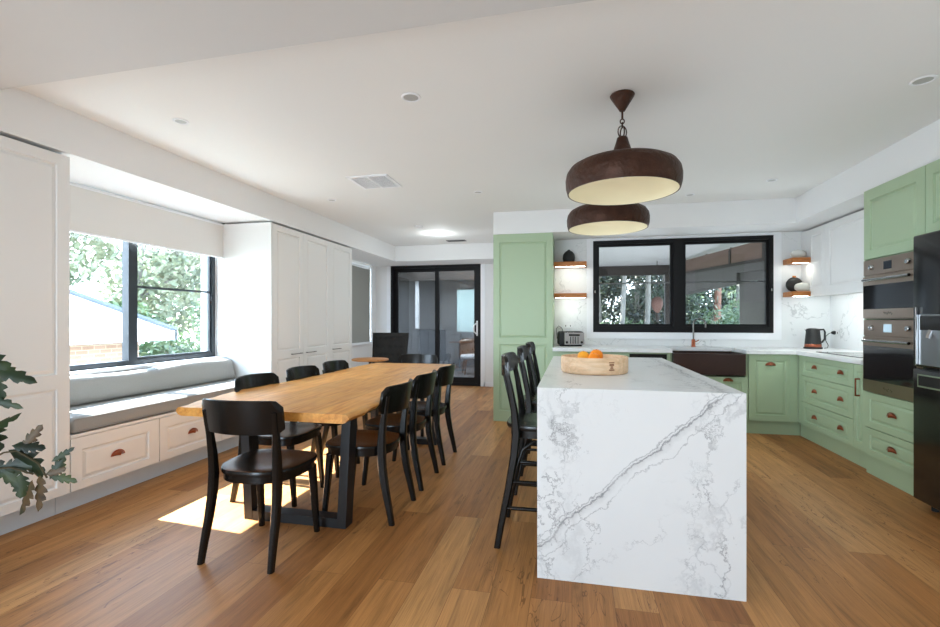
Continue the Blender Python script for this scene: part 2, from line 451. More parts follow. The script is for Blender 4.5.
def cup_pull(parent, x, z, y=0, w=.092, h=.034, d=.026, name='cup_pull'):
    mb = MB()
    def f(u, v):
        a = PI * u; b = (PI / 2) * v
        return Vector((x - math.cos(a) * w / 2 * (math.cos(b) * .999 + .001), y - d * math.sin(b) * math.sin(a) ** .6, z + h * math.sin(a) * math.cos(b)))
    mb.grid(f, 14, 6)
    mb.grid(lambda u, v: Vector((x - math.cos(PI * u) * (w / 2 + .006 * v), y - .002, z + (h + .006 * v) * math.sin(PI * u))), 14, 1)
    mb.solid(.0016)
    o = mb.obj(name, M['copper'], parent, 50); return o
def bar_pull(parent, x0, x1, z, y=0, vertical=False, m=None, r=.005):
    mb = MB()
    if not vertical:
        mb.tube([(x0, y - .028, z), (x1, y - .028, z)], r, 8); mb.tube([(x0 + .01, y, z), (x0 + .01, y - .028, z)], r * .9, 8); mb.tube([(x1 - .01, y, z), (x1 - .01, y - .028, z)], r * .9, 8)
    else:
        mb.box(x0, x1, y - .034, y - .026, z[0], z[1], .002); mb.box(x0, x1, y - .03, y, z[0], z[0] + .012); mb.box(x0, x1, y - .03, y, z[1] - .012, z[1])
    return mb.obj('bar_handle', m or M['gun'], parent, 40)

def sub(o, name='label', **k): pass

def wall_with_holes(axis, pos, thick, a0, a1, z0, z1, holes):
    """axis 'X': wall plane x=pos..pos+thick, spans y; axis 'Y': plane y=pos..; spans x"""
    mb = MB()
    As = sorted({a0, a1, *[h[0] for h in holes], *[h[1] for h in holes]}); Zs = sorted({z0, z1, *[h[2] for h in holes], *[h[3] for h in holes]})
    for a, b in zip(As, As[1:]):
        for c, d in zip(Zs, Zs[1:]):
            if any(h[0] < (a + b) / 2 < h[1] and h[2] < (c + d) / 2 < h[3] for h in holes): continue
            if axis == 'X': mb.box(min(pos, pos + thick), max(pos, pos + thick), a, b, c, d)
            else: mb.box(a, b, min(pos, pos + thick), max(pos, pos + thick), c, d)
    return mb

# ------------------------------------------------------------------ room shell
H1, H2 = 2.55, 2.28
YB, YN = -4.2, 2.0
BY = lambda x: BY0[1] + (x - BY0[0]) * (BY1[1] - BY0[1]) / (BY1[0] - BY0[0])
BY0, BY1 = (-3.1, 1.985), (.109, 1.93)
struct('floor', MB().box(-3.95, 3.15, YB - .2, 8.8, -.12, 0), M['floor'], 'warm brown spotted timber board floor running through the room')
struct('ceiling', MB().box(-3.95, 3.15, YB - .2, 8.8, H1, H1 + .15), M['ceil'], 'flat white painted ceiling with recessed lights')
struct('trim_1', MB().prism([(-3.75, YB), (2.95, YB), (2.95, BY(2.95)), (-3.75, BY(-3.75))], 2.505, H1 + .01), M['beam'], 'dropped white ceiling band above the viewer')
struct('trim_2', MB().box(-3.75, -3.08, YB, 8.6, H2, H1 + .01), M['wall'], 'long white bulkhead above the left wall cabinets')
struct('trim_3', MB().box(-3.08, -.94, 7.9, 8.6, H2, H1 + .01), M['wall'], 'white bulkhead above the sliding glass door')
struct('trim_4', MB().box(-.94, 2.95, 5.68, 6.26, H2, H1 + .01), M['wall'], 'white bulkhead above the kitchen window')
struct('trim_5', MB().box(2.35, 2.95, YB, 5.68, H2, H1 + .01), M['wall'], 'white bulkhead above the right kitchen cabinets')
struct('wall_left', wall_with_holes('X', -3.75, -.18, YB, 8.8, 0, H1, [(2.50, 4.36, .84, 2.22), (6.9, 8.33, .82, 2.25)]), M['wall'], 'white left wall with two windows')
struct('wall_back', wall_with_holes('Y', 6.25, .16, -.94, 3.1, 0, H1, [(.265, 2.34, 1.08, 2.245)]), M['wall'], 'white kitchen wall around the black framed window')
struct('wall_far', wall_with_holes('Y', 8.6, .16, -3.95, -.80, 0, H1, [(-3.44, -1.66, 0, 2.285)]), M['wall'], 'white far wall around the sliding glass door')
struct('wall_passage', MB().box(-.94, -.80, 6.25, 8.6, 0, H1), M['wall'], 'white side wall of the passage behind the green pantry')
struct('wall_right', MB().box(2.95, 3.10, YB, 6.3, 0, H1), M['wall'], 'white right wall of the kitchen')
struct('wall_behind', wall_with_holes('Y', YB, -.18, -3.95, 3.1, 0, H1, [(-3.4, -1.5, .1, 2.3)]), M['wall'], 'wall behind the viewer with wide opening')
# baseboards
struct('baseboard_far', MB().box(-1.60, -.94, 8.585, 8.6, 0, .09).box(-3.75, -3.50, 8.585, 8.6, 0, .09), M['trimw'], 'white skirting beside the sliding door')
struct('baseboard_left', MB().box(-3.75, -3.735, 6.25, 8.6, 0, .09), M['trimw'], 'white skirting under the far left window')

# window 1 (left)
w = thing('window_1', 'black framed window above the window seat', 'window', (-3.75, 3.43, .84)); w['kind'] = 'structure'
def wframe(mb, y0, y1, z0, z1, tw, d0, d1):
    mb.box(d0, d1, y0, y1, z0, z0 + tw); mb.box(d0, d1, y0, y1, z1 - tw, z1); mb.box(d0, d1, y0, y0 + tw, z0 + tw, z1 - tw); mb.box(d0, d1, y1 - tw, y1, z0 + tw, z1 - tw)
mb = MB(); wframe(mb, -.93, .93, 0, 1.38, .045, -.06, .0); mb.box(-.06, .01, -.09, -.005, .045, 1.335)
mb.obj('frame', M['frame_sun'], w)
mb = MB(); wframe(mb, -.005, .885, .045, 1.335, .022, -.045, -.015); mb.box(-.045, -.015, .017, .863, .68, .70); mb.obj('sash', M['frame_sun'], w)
MB().box(-.034, -.028, -.885, .885, .04, 1.34).obj('pane', M['glass'], w)
MB().box(.0, .022, .86, .875, .60, .66, .003).obj('window_catch', M['frame'], w)
struct('trim_6', MB().box(-3.75, -3.62, 2.36, 4.37, .82, .842), M['trimw'], 'white timber sill under the left window')
# window 2 (far left behind blind)
w = thing('window_2', 'narrow far left window behind a drawn blind', 'window', (-3.75, 7.6, .82)); w['kind'] = 'structure'
mb = MB(); wframe(mb, -.7, .73, 0, 1.43, .04, -.07, -.02); mb.obj('frame', M['trimw'], w)
MB().box(-.05, -.044, -.66, .69, .04, 1.39).obj('pane', M['glass'], w)
struct('trim_7', MB().box(-3.75, -3.70, 6.8, 8.42, .79, .82).box(-3.75, -3.73, 8.33, 8.42, .82, 2.27), M['trimw'], 'white sill and architrave of the far left window')
# window 3 (kitchen)
w = thing('window_3', 'wide black framed two pane kitchen window', 'window', (1.3, 6.25, 1.08)); w['kind'] = 'structure'
def wframeY(mb, x0, x1, z0, z1, tw, d0, d1, tb=None):
    tb = tb or tw
    mb.box(x0, x1, d0, d1, z0, z0 + tb); mb.box(x0, x1, d0, d1, z1 - tw, z1); mb.box(x0, x0 + tw, d0, d1, z0 + tb, z1 - tw); mb.box(x1 - tw, x1, d0, d1, z0 + tb, z1 - tw)
mb = MB(); wframeY(mb, -1.035, 1.04, 0, 1.165, .045, -.03, .06, .075); mb.box(-.075, .045, -.032, .06, .075, 1.12); mb.obj('frame', M['frame'], w)
for a, b in ((-.99, -.075), (.045, .995)):
    mb = MB(); wframeY(mb, a, b, .075, 1.12, .03, .0, .04); s_ = mb.obj('sash', M['frame'], w)
    MB().box(a + .03, b - .03, .018, .024, .105, 1.09).obj('pane', M['glass_k'], s_)
MB().box(-.985, .99, .045, .055, .615, .632).obj('transom_rail', M['ventmid'], w)
MB().box(-1.018, -1.008, -.042, -.03, .50, .53).box(1.012, 1.022, -.042, -.03, .50, .53).obj('window_catch', M['chrome'], w)
struct('trim_8', MB().box(.185, .265, 6.235, 6.25, 1.0, 2.28).box(2.34, 2.43, 6.235, 6.25, 1.0, 2.28).box(.265, 2.34, 6.235, 6.25, 2.245, 2.28).box(.265, 2.34, 6.225, 6.25, 1.0, 1.08), M['trimw'], 'white architrave around the kitchen window')
# door 1 sliding
d = thing('door_1', 'black framed sliding glass door at the far end', 'door', (-2.55, 8.6, 0)); d['kind'] = 'structure'
mb = MB(); wframeY(mb, -.89, .89, 0, 2.285, .055, -.01, .10); mb.obj('frame', M['frame'], d)
for a, b, y in ((-.84, .07, .055), (.0, .84, .0)):
    mb = MB(); wframeY(mb, a, b, .05, 2.235, .075, y, y + .04, .11); s_ = mb.obj('sliding_panel', M['frame'], d)
    MB().box(a + .07, b - .07, y + .017, y + .023, .15, 2.17).obj('pane', M['glass_dark'], s_)
mb = MB(); mb.tube([(.82, -.01, .97), (.81, -.055, .98), (.77, -.06, 1.02), (.77, -.06, 1.13), (.81, -.055, 1.17), (.82, -.01, 1.18)], .011, 8); mb.box(.805, .835, -.012, .0, .94, 1.22, .003)
mb.obj('door_handle', M['plastic'], d, 40)
struct('trim_9', MB().box(-3.52, -3.44, 8.585, 8.6, 0, 2.3).box(-1.66, -1.58, 8.585, 8.6, 0, 2.3), M['trimw'], 'white architrave beside the sliding door')

# ------------------------------------------------------------------ left joinery
RL = PI / 2   # local -y faces +X ; local x -> +Y
def lcab(name, label, y0, cat='cabinet', group=None): return thing(name, label, cat, (-3.08, y0, 0), RL, group)
TG = 'tall white cabinets on the left wall'
def tall_white(y0, y1, divs, label, handles, side=None):
    t = lcab('tall_cabinet', label, y0, group=None); L = y1 - y0
    MB().box(.023, L, .021, .655, .15, 2.262).obj('carcass', M['white'], t)
    MB().box(0, L, .12, .14, 0, .15).obj('kick_board', M['toe_grey'], t)
    for i, (a, b) in enumerate(divs):
        a -= y0; b -= y0
        dm = panel_mb(a + .0015, b - .0015, .15, 2.255, [(a + .075, b - .075, .205, .81), (a + .075, b - .075, .90, 2.19)], .02)
        dd = dm.obj('door', M['white'], t)
        if handles and handles[i]:
            hx = handles[i] - y0; bar_pull(dd, hx - .10, hx + .10, .852)
    return t
c1 = tall_white(.89, 2.351, [(.89, 1.62), (1.622, 2.351)], 'tall white panelled cabinet at far left, partly behind the leafy plant', None)
c2 = tall_white(4.37, 6.221, [(4.395, 4.98), (4.98, 5.60), (5.60, 6.221)], 'tall white three door cabinet with panelled doors behind the dining table', [4.82, 5.12, 5.75])
MB().box(-.0, .022, .0, .655, .15, 2.262).obj('end_panel', M['white'], c2)

# window seat base
b = lcab('window_seat_base', 'white window seat base with copper cup pull drawers', 2.355, 'bench')
L = 4.365 - 2.355
MB().box(0, L, .022, .66, .15, .485).obj('carcass', M['white'], b)
MB().box(0, L, .12, .14, 0, .15).obj('kick_board', M['toe_grey'], b)
MB().box(0, L, 0, .66, .487, .508).obj('seat_board', M['white'], b)
for a, c, hc in ((.0, .65, .315), (.653, 1.305, .976), (1.308, L, 1.66)):
    dr = panel_mb(a + .002, c - .002, .152, .483, [(a + .07, c - .09, .205, .405)], .02).obj('drawer', M['white'], b)
    cup_pull(dr, hc, .298)
# seat cushion
mb = MB(); mb.box(.01, L - .01, .0, .62, .51, .615, .025, seg=3)
sc_ = lcab('seat_cushion', 'long light grey seat cushion on the window seat', 2.355, 'cushion'); mb.obj('cushion_body', M['fabric'], sc_, 60)
mb = MB()
for z in (.522, .603):
    mb.tube([(.02, -.001, z), (L - .02, -.001, z)], .004, 6)
mb.obj('piping', M['fabric'], sc_, 60)
mb = MB()
def bc(u, v):
    # wavy top leaning bolster
    x = .012 + u * (L - .024); 
    top = .815 + .028 * math.sin(u * PI * 3.2 + .5) * .4 + .02 * u
    a = 2 * PI * v
    cy = .45; 
    px = math.copysign(abs(math.cos(a)) ** .6, math.cos(a)); pz = math.copysign(abs(math.sin(a)) ** .6, math.sin(a))
    zc = (top + .615) / 2; hh = (top - .615) / 2
    e = min(1, min(u, 1 - u) * 26 + .55)
    z = zc + hh * pz * (1)
    y = cy + .075 * px * e + (z - .615) * .22
    return Vector((x, y, z))
rings = [[bc(i / 40, k / 20) for k in range(20)] for i in range(41)]
mb.loft(rings)
bk = mb.obj('back_cushion', M['fabric'], None, 60, loc=(-3.08, 2.355, 0)); bk.rotation_euler = (0, 0, RL)
tag(bk, 'long grey bolster cushion leaning against the left window sill', 'cushion')
# blinds
t = thing('roller_blind', 'white roller blind half drawn over the window seat window', 'blind', (-3.66, 3.42, 2.272))
mb = MB(); mb.box(-.002, .002, -.93, .95, -.365, -.03); mb.obj('blind_fabric', M['blind'], t)
MB().tube([(-.022, -.94, -.022), (-.022, .96, -.022)], .020, 14).obj('roller', M['trimw'], t, 50)
MB().box(-.008, .008, -.93, .95, -.378, -.362, .003).obj('bottom_rail', M['trimw'], t)
MB().box(-.05, .01, .952, .965, -.05, .0).obj('bracket', M['frame'], t); MB().box(-.05, .01, -.955, -.942, -.05, .0).obj('bracket', M['frame'], t)
t = thing('roller_blind', 'grey roller blind fully drawn over the far left window', 'blind', (-3.735, 7.6, 2.245))
MB().box(-.001, .001, -.72, .68, -1.42, -.06).obj('blind_fabric', M['blindg'], t)
MB().tube([(.0, -.72, -.045), (.0, .68, -.045)], .014, 12).obj('roller', M['trimw'], t, 50)
MB().box(-.006, .006, -.72, .68, -1.43, -1.415).obj('bottom_rail', M['trimw'], t)

# ------------------------------------------------------------------ dining table
tb = thing('dining_table', 'long live edge oak dining table on black steel frame legs', 'table', (-1.66, 3.6, 0))
def ex(yw, side):
    if side > 0:
        pts = [(2.2, -1.12), (2.4, -1.118), (2.6, -1.135), (2.8, -1.18), (3.2, -1.21), (3.8, -1.20), (4.4, -1.24), (5.0, -1.25)]
    else:
        pts = [(2.2, -2.16), (2.5, -2.22), (2.8, -2.265), (3.1, -2.24), (3.4, -2.20), (4.0, -2.20), (4.5, -2.215), (5.0, -2.20)]
    for (a, p), (b, q) in zip(pts, pts[1:]):
        if a <= yw <= b:
            k = (yw - a) / (b - a); k = k * k * (3 - 2 * k); return p + (q - p) * k
    return pts[-1][1]
mb = MB(); rings = []
N = 42
for i in range(N + 1):
    yw = 2.215 + (5.0 - 2.215) * i / N
    xl, xr = ex(yw, -1), ex(yw, 1); j = .006 * math.sin(i * 1.7) + .004 * math.sin(i * 3.1)
    y = yw - 3.6 + .012 * math.sin(i)*0
    q = [(xl + .035 + j, .702), (xl + .012 + j, .71), (xl + j, .728), (xl + .008 + j, .744), (xl + .02 + j, .75), (xr - .02 - j, .75), (xr - .006 - j, .745), (xr + .006 - j, .728), (xr - .012 - j, .708), (xr - .03 - j, .702)]
    rings.append([Vector((p + 1.66, y, z)) for p, z in q])
mb.loft(rings); mb.obj('tabletop', M['table'], tb, 40)
for yy in (2.60, 4.50):
    y = yy - 3.6; mb = MB(); d = .045
    def seg(a, bb, w):  # slanted flat bar
        (xa, za), (xb, zb) = a, bb
        mb.loft([[Vector((xa - w, y - d, za)), Vector((xa + w, y - d, za)), Vector((xa + w, y + d, za)), Vector((xa - w, y + d, za))],
                 [Vector((xb - w, y - d, zb)), Vector((xb + w, y - d, zb)), Vector((xb + w, y + d, zb)), Vector((xb - w, y + d, zb))]])
    seg((-.30, .0), (-.335, .70), .028); seg((.325, 0), (.36, .70), .028)
    mb.box(-.27, .30, y - d, y + d, .0, .055); mb.box(-.36, .385, y - d, y + d, .69, .702)
    mb.obj('leg_frame', M['steel'], tb)

# ------------------------------------------------------------------ dining chairs (faces +y)
def make_chair():
    t = thing('dining_chair', '', 'chair', (0, 0, 0), 0, None)
    # seat: rounded trapezoid
    out = []
    for k in range(48):
        a = 2 * PI * k / 48; ca, sa = math.cos(a), math.sin(a)
        e = .55 if sa > 0 else .8
        x = math.copysign(abs(ca) ** e, ca); y = math.copysign(abs(sa) ** e, sa)
        wdt = .222 + .010 * y
        out.append((x * wdt, .035 + y * .218))
    mb = MB(); rings = []
    for s_, z in ((.93, .434), (.99, .438), (1.0, .450), (.985, .462), (.90, .464), (.6, .457), (.2, .455)):
        rings.append([Vector((p[0] * s_, .035 + (p[1] - .035) * s_, z)) for p in out])
    mb.loft(rings); mb.obj('seat', M['black'], t, 50)
    mb = MB(); rings = []
    for s_, z in ((.88, .400), (.945, .400), (.945, .436), (.88, .436)):
        rings.append([Vector((p[0] * s_, .035 + (p[1] - .035) * s_, z)) for p in out])
    rings.append(rings[0])
    mb.loft(rings, cap=False); mb.obj('seat_frame', M['black'], t, 50)
    for sx in (-1, 1):
        # rear post continuous floor to top
        mb = MB(); pts = []; 
        for z, y, x in ((0, -.225, .200), (.10, -.205, .197), (.22, -.178, .192), (.34, -.158, .188), (.44, -.152, .186), (.54, -.158, .188), (.64, -.170, .192), (.72, -.184, .196), (.775, -.196, .200)):
            pts.append((sx * x, y, z))
        mb.bar(pts, [.030, .033, .036, .038, .038, .036, .033, .030, .026], [.034, .040, .046, .050, .052, .046, .038, .033, .028], .008); mb.obj('leg', M['black'], t, 40)
        mb = MB(); mb.bar([(sx * .182, .232, 0), (sx * .176, .208, .25), (sx * .172, .195, .402)], [.030, .038, .042], [.030, .038, .042], .007); mb.obj('leg', M['black'], t, 40)
    # backrest: curved plank, outside of the posts
    mb = MB(); nu = 20; rings = []
    for i in range(nu + 1):
        u = -1 + 2 * i / nu; x = u * .232; yb = -.238 + .078 * u * u
        lo = .665 + .022 * max(0, (abs(u) - .86) / .14) ** 2 ; hi = .84 - .030 * max(0, (abs(u) - .86) / .14) ** 2 - .006 * abs(u) ** 2
        tl = .013
        q = []
        for k, (dz, dy) in enumerate(((lo, -.2), (lo, .8), (lo + .05, 1), (hi - .05, 1), (hi - .004, .9), (hi, .3), (hi - .004, -.2), (hi - .05, -.3), (lo + .05, -.3))):
            lean = -(dz - .665) * .16
            q.append(Vector((x, yb + tl * dy + lean, dz)))
        rings.append(q)
    mb.loft(rings); mb.obj('backrest', M['black'], t, 50)
    return t
GC = None
chair_specs = [
    ((-1.64, 2.265), 0, 'black dining chair at the near end of the table, its back towards the viewer'),
    ((-1.285, 2.865), PI / 2, 'black dining chair nearest the viewer on the right long side of the table'),
    ((-1.292, 3.455), PI / 2, 'middle black dining chair on the island side of the table'),
    ((-1.292, 4.065), PI / 2, 'black dining chair farthest along the island side of the table'),
    ((-2.030, 2.98), -PI / 2, 'black dining chair on the window seat side nearest the viewer'),
    ((-2.030, 3.57), -PI / 2, 'middle black dining chair on the window side of the table'),
    ((-2.030, 4.13), -PI / 2, 'black dining chair farthest along the window side of the table'),
    ((-1.73, 4.98), PI, 'black dining chair at the far end of the table facing the viewer'),
]
ch0 = make_chair()
for i, ((x, y), rz, lab) in enumerate(chair_specs):
    if i == 0: ch0.location = (x, y, 0); ch0.rotation_euler = (0, 0, rz); ch0['label'] = lab; ch0['group'] = 'black chairs around the dining table'
    else: dup(ch0, (x, y, 0), rz, lab)

# ------------------------------------------------------------------ armchair and round table beyond
t = thing('wingback_chair', 'dark button tufted high back chair beyond the dining table', 'chair', (-2.98, 7.1, 0), PI)
# local: faces +y ; we want it facing the viewer -> rz=PI
mb = MB()
def bk_(u, v):
    x = (-.5 + u) * (.58 + .05 * v); z = .42 + .60 * v
    tuft = 0
    for i in range(5):
        for j in range(4):
            cx = -.22 + .11 * i + (.055 if j % 2 else 0); cz = .52 + .13 * j
            tuft += .018 * math.exp(-(((x - cx) / .025) ** 2 + ((z - cz) / .025) ** 2))
    edge = .03 * (1 - min(1, min(u, 1 - u) * 10, min(v, 1 - v) * 10)) 
    return Vector((x, -.20 - .10 * v - tuft - edge, z))
fr = [[bk_(i / 40, j / 40) for j in range(41)] for i in range(41)]
mb.grid(lambda u, v: bk_(u, v), 40, 40); mb.grid(lambda u, v: Vector(((-.5 + u) * (.58 + .05 * v), -.28 - .10 * v, .42 + .60 * v)), 4, 4)
for u in (0, 1): mb.grid(lambda a, v, u=u: Vector(((-.5 + u) * (.58 + .05 * v), -.20 - .10 * v - .03 - a * .05, .42 + .60 * v)), 1, 20)
for v in (0, 1): mb.grid(lambda a, u, v=v: Vector(((-.5 + u) * (.58 + .05 * v), -.20 - .10 * v - .03 - a * .05, .42 + .60 * v)), 1, 20)
mb.obj('backrest', M['tuft'], t, 60)
MB().box(-.29, .29, -.26, .26, .34, .47, .03, seg=2).obj('seat', M['tuft'], t, 60)
for sx in (-1, 1):
    MB().bar([(sx * .25, .23, 0), (sx * .24, .22, .34)], [.025, .04], [.025, .04]).obj('leg', M['vertim'], t)
    MB().bar([(sx * .25, -.27, 0), (sx * .24, -.23, .34)], [.025, .04], [.025, .04]).obj('leg', M['vertim'], t)
t = thing('round_side_table', 'small round timber table behind the far left dining chairs', 'table', (-2.70, 6.0, 0))
MB().lathe([(0, .68), (.235, .68), (.25, .686), (.25, .700), (.24, .706), (0, .706)], 40).obj('tabletop', M['roundtop'], t, 40)
MB().lathe([(.02, .04), (.022, .68)], 14).obj('pedestal', M['steel'], t, 40)
MB().lathe([(.18, 0), (.18, .012), (.03, .03), (.022, .05)], 28).obj('base', M['steel'], t, 40)

# ------------------------------------------------------------------ island
t = thing('kitchen_island', 'white marble waterfall kitchen island with grey veins', 'island', (0, 0, 0))
xl, xr, y0, y1, zt = -.163, .747, 2.27, 4.27, .912
mb = MB(); prof = [(y0, 0.0), (y0, zt - .002), (y0 + .002, zt), (y1 - .002, zt), (y1, zt - .002), (y1, 0.0), (y1 - .045, 0.0), (y1 - .045, zt - .045), (y0 + .045, zt - .045), (y0 + .045, 0.0)]
mb.loft([[Vector((x, py, pz)) for py, pz in prof] for x in (xl, xr)], cap=False)
for x in (xl, xr):
    mb.poly([(x, *prof[k]) for k in (0, 1, 8, 9)]); mb.poly([(x, *prof[k]) for k in (1, 2, 3, 4, 7, 8)]); mb.poly([(x, *prof[k]) for k in (4, 5, 6, 7)])
mb.obj('marble_waterfall', M['marble_f'], t)
MB().box(.22, .70, y0 + .046, y1 - .046, .10, zt - .046).obj('carcass', M['green'], t)
MB().box(.26, .66, y0 + .046, y1 - .046, .0, .10).obj('kick_board', M['green'], t)
for i in range(3):
    a = y0 + .05 + i * .633
    p = panel_mb(0, .63, .11, .86, [(.06, .57, .17, .80)], .02); o = p.obj('door', M['green'], t); o.location = (.72, a, 0); o.rotation_euler = (0, 0, PI / 2)
    cup_pull(o, .315, .80)
    
# ------------------------------------------------------------------ stools (face +x); local faces +y
def make_stool():
    t = thing('bar_stool', '', 'stool', (0, 0, 0), -PI / 2, 'black timber stools along the island')
    out = []
    for k in range(40):
        a = 2 * PI * k / 40; ca, sa = math.cos(a), math.sin(a)
        out.append((math.copysign(abs(ca) ** .7, ca) * .20, math.copysign(abs(sa) ** .75, sa) * .195))
    mb = MB(); mb.loft([[Vector((p[0] * s_, p[1] * s_, z)) for p in out] for s_, z in ((.90, .632), (.98, .636), (1, .648), (.98, .662), (.88, .664), (.5, .655))]); mb.obj('seat', M['black'], t, 50)
    mb = MB(); mb.loft([[Vector((p[0] * s_, p[1] * s_, z)) for p in out] for s_, z in ((.82, .592), (.88, .592), (.88, .634), (.82, .634), (.82, .592))], cap=False); mb.obj('seat_frame', M['black'], t, 50)
    for sx in (-1, 1):
        pts = [(sx * .205, -.225, 0), (sx * .198, -.205, .12), (sx * .188, -.165, .32), (sx * .178, -.135, .50), (sx * .174, -.125, .62), (sx * .176, -.135, .74), (sx * .182, -.160, .88), (sx * .188, -.185, .99)]
        MB().bar(pts, [.028, .03, .032, .034, .034, .030, .028, .024], [.034, .036, .04, .044, .046, .038, .032, .026], .008).obj('leg', M['black'], t, 40)
        MB().bar([(sx * .20, .20, 0), (sx * .175, .165, .32), (sx * .155, .14, .60)], [.028, .032, .036], [.028, .032, .036], .008).obj('leg', M['black'], t, 40)
        # side rungs
        MB().tube([(sx * .194, -.185, .215), (sx * .186, .175, .215)], .011, 8).obj('rung', M['black'], t, 50)
        MB().tube([(sx * .186, -.155, .355), (sx * .172, .158, .355)], .011, 8).obj('rung', M['black'], t, 50)
        # bentwood brace under the seat
        mb = MB(); mb.tube([(sx * .172, -.12, .44), (sx * .168, -.09, .53), (sx * .160, -.03, .575), (sx * .157, .05, .565), (sx * .160, .12, .50), (sx * .165, .145, .42)], .009, 8); mb.obj('brace', M['black'], t, 50)
    MB().tube([(-.19, .180, .27), (.19, .180, .27)], .011, 8).obj('rung', M['black'], t, 50)
    MB().tube([(-.190, -.185, .27), (.190, -.185, .27)], .011, 8).obj('rung', M['black'], t, 50)
    # top rail
    mb = MB(); rings = []
    for i in range(17):
        u = -1 + i / 8; x = u * .205; yb = -.215 + .045 * u * u
        lo = .925 + .012 * abs(u) ** 6; hi = 1.04 - .03 * max(0, (abs(u) - .8) / .2) ** 2
        rings.append([Vector((x, yb + dy, z)) for dy, z in ((-.012, lo), (.012, lo), (.014, (lo + hi) / 2), (.008, hi - .004), (0, hi), (-.012, hi - .006), (-.012, (lo + hi) / 2))])
    mb.loft(rings); mb.obj('top_rail', M['black'], t, 50)
    for x in (-.085, 0, .085):
        MB().bar([(x * .9, -.145, .65), (x, -.175, .80), (x, -.205, .93)], .030, .012, .003).obj('back_slat', M['black'], t, 40)
    return t
st = make_stool()
for i, (y, lab) in enumerate(((2.73, 'black bar stool nearest the viewer beside the marble island end'), (3.52, 'middle black bar stool tucked under the island overhang'), (4.16, 'black bar stool farthest from the viewer at the island'))):
    loc = (-.172, y, 0)
    if i == 0: st.location = loc; st['label'] = lab
    else: dup(st, loc, -PI / 2, lab)

# ------------------------------------------------------------------ fruit bowl and oranges
cx, cy = .134, 3.02; zt = .912; Rb = .202
b = thing('fruit_bowl', 'round pale timber bowl on the island top', 'bowl', (cx, cy, zt))
MB().lathe([(0, .0), (Rb - .012, .0), (Rb - .004, .004), (Rb, .015), (Rb, .095), (Rb - .004, .1), (Rb - .012, .1), (Rb - .015, .095), (Rb - .015, .05), (0, .048)], 64).obj('bowl_body', M['bowl'], b, 40)
mb = MB(); a0 = math.radians(-63)
def bp(a, z): return Vector(((Rb + .0006) * math.cos(a0 + a), (Rb + .0006) * math.sin(a0 + a), z))
for (pa, pb, z0, z1) in ((-.085, .085, .078, .072), (-.075, .075, .068, .056), (-.04, .04, .054, .046), (-.05, .05, .044, .038), (-.085, .085, .036, .028)):
    mb.poly([bp(pa, z1), bp(0, z1), bp(0, z0), bp(pa, z0)]); mb.poly([bp(0, z1), bp(pb, z1), bp(pb, z0), bp(0, z0)])
tm = mb.obj('stamp', M['stamp'], b); tm['label'] = 'small burnt emblem on the bowl side'
for i, (dx, dy, dz, r, m, lab) in enumerate(((-.065, -.015, .094, .037, 'orange2', 'yellow orange on the left in the timber bowl'), (.015, .03, .099, .041, 'orange', 'largest deep orange fruit at the back of the timber bowl'), (-.005, -.055, .086, .036, 'orange', 'orange fruit low at the front of the timber bowl'))):
    o = thing('orange', lab, 'fruit', (cx + dx, cy + dy, zt + dz), group='oranges in the timber bowl')
    MB().lathe([(0.0005, -r * .97)] + [(r * math.sin(a), -r * .97 * math.cos(a)) for a in [PI * k / 14 for k in range(1, 14)]] + [(.0005, r * .95)], 24).obj('peel', M[m], o, 80)
    MB().lathe([(0.0005, r * .94), (.004, r * .955), (.003, r * .99), (.0005, r * .995)], 8).obj('stem_button', M['stem'], o)

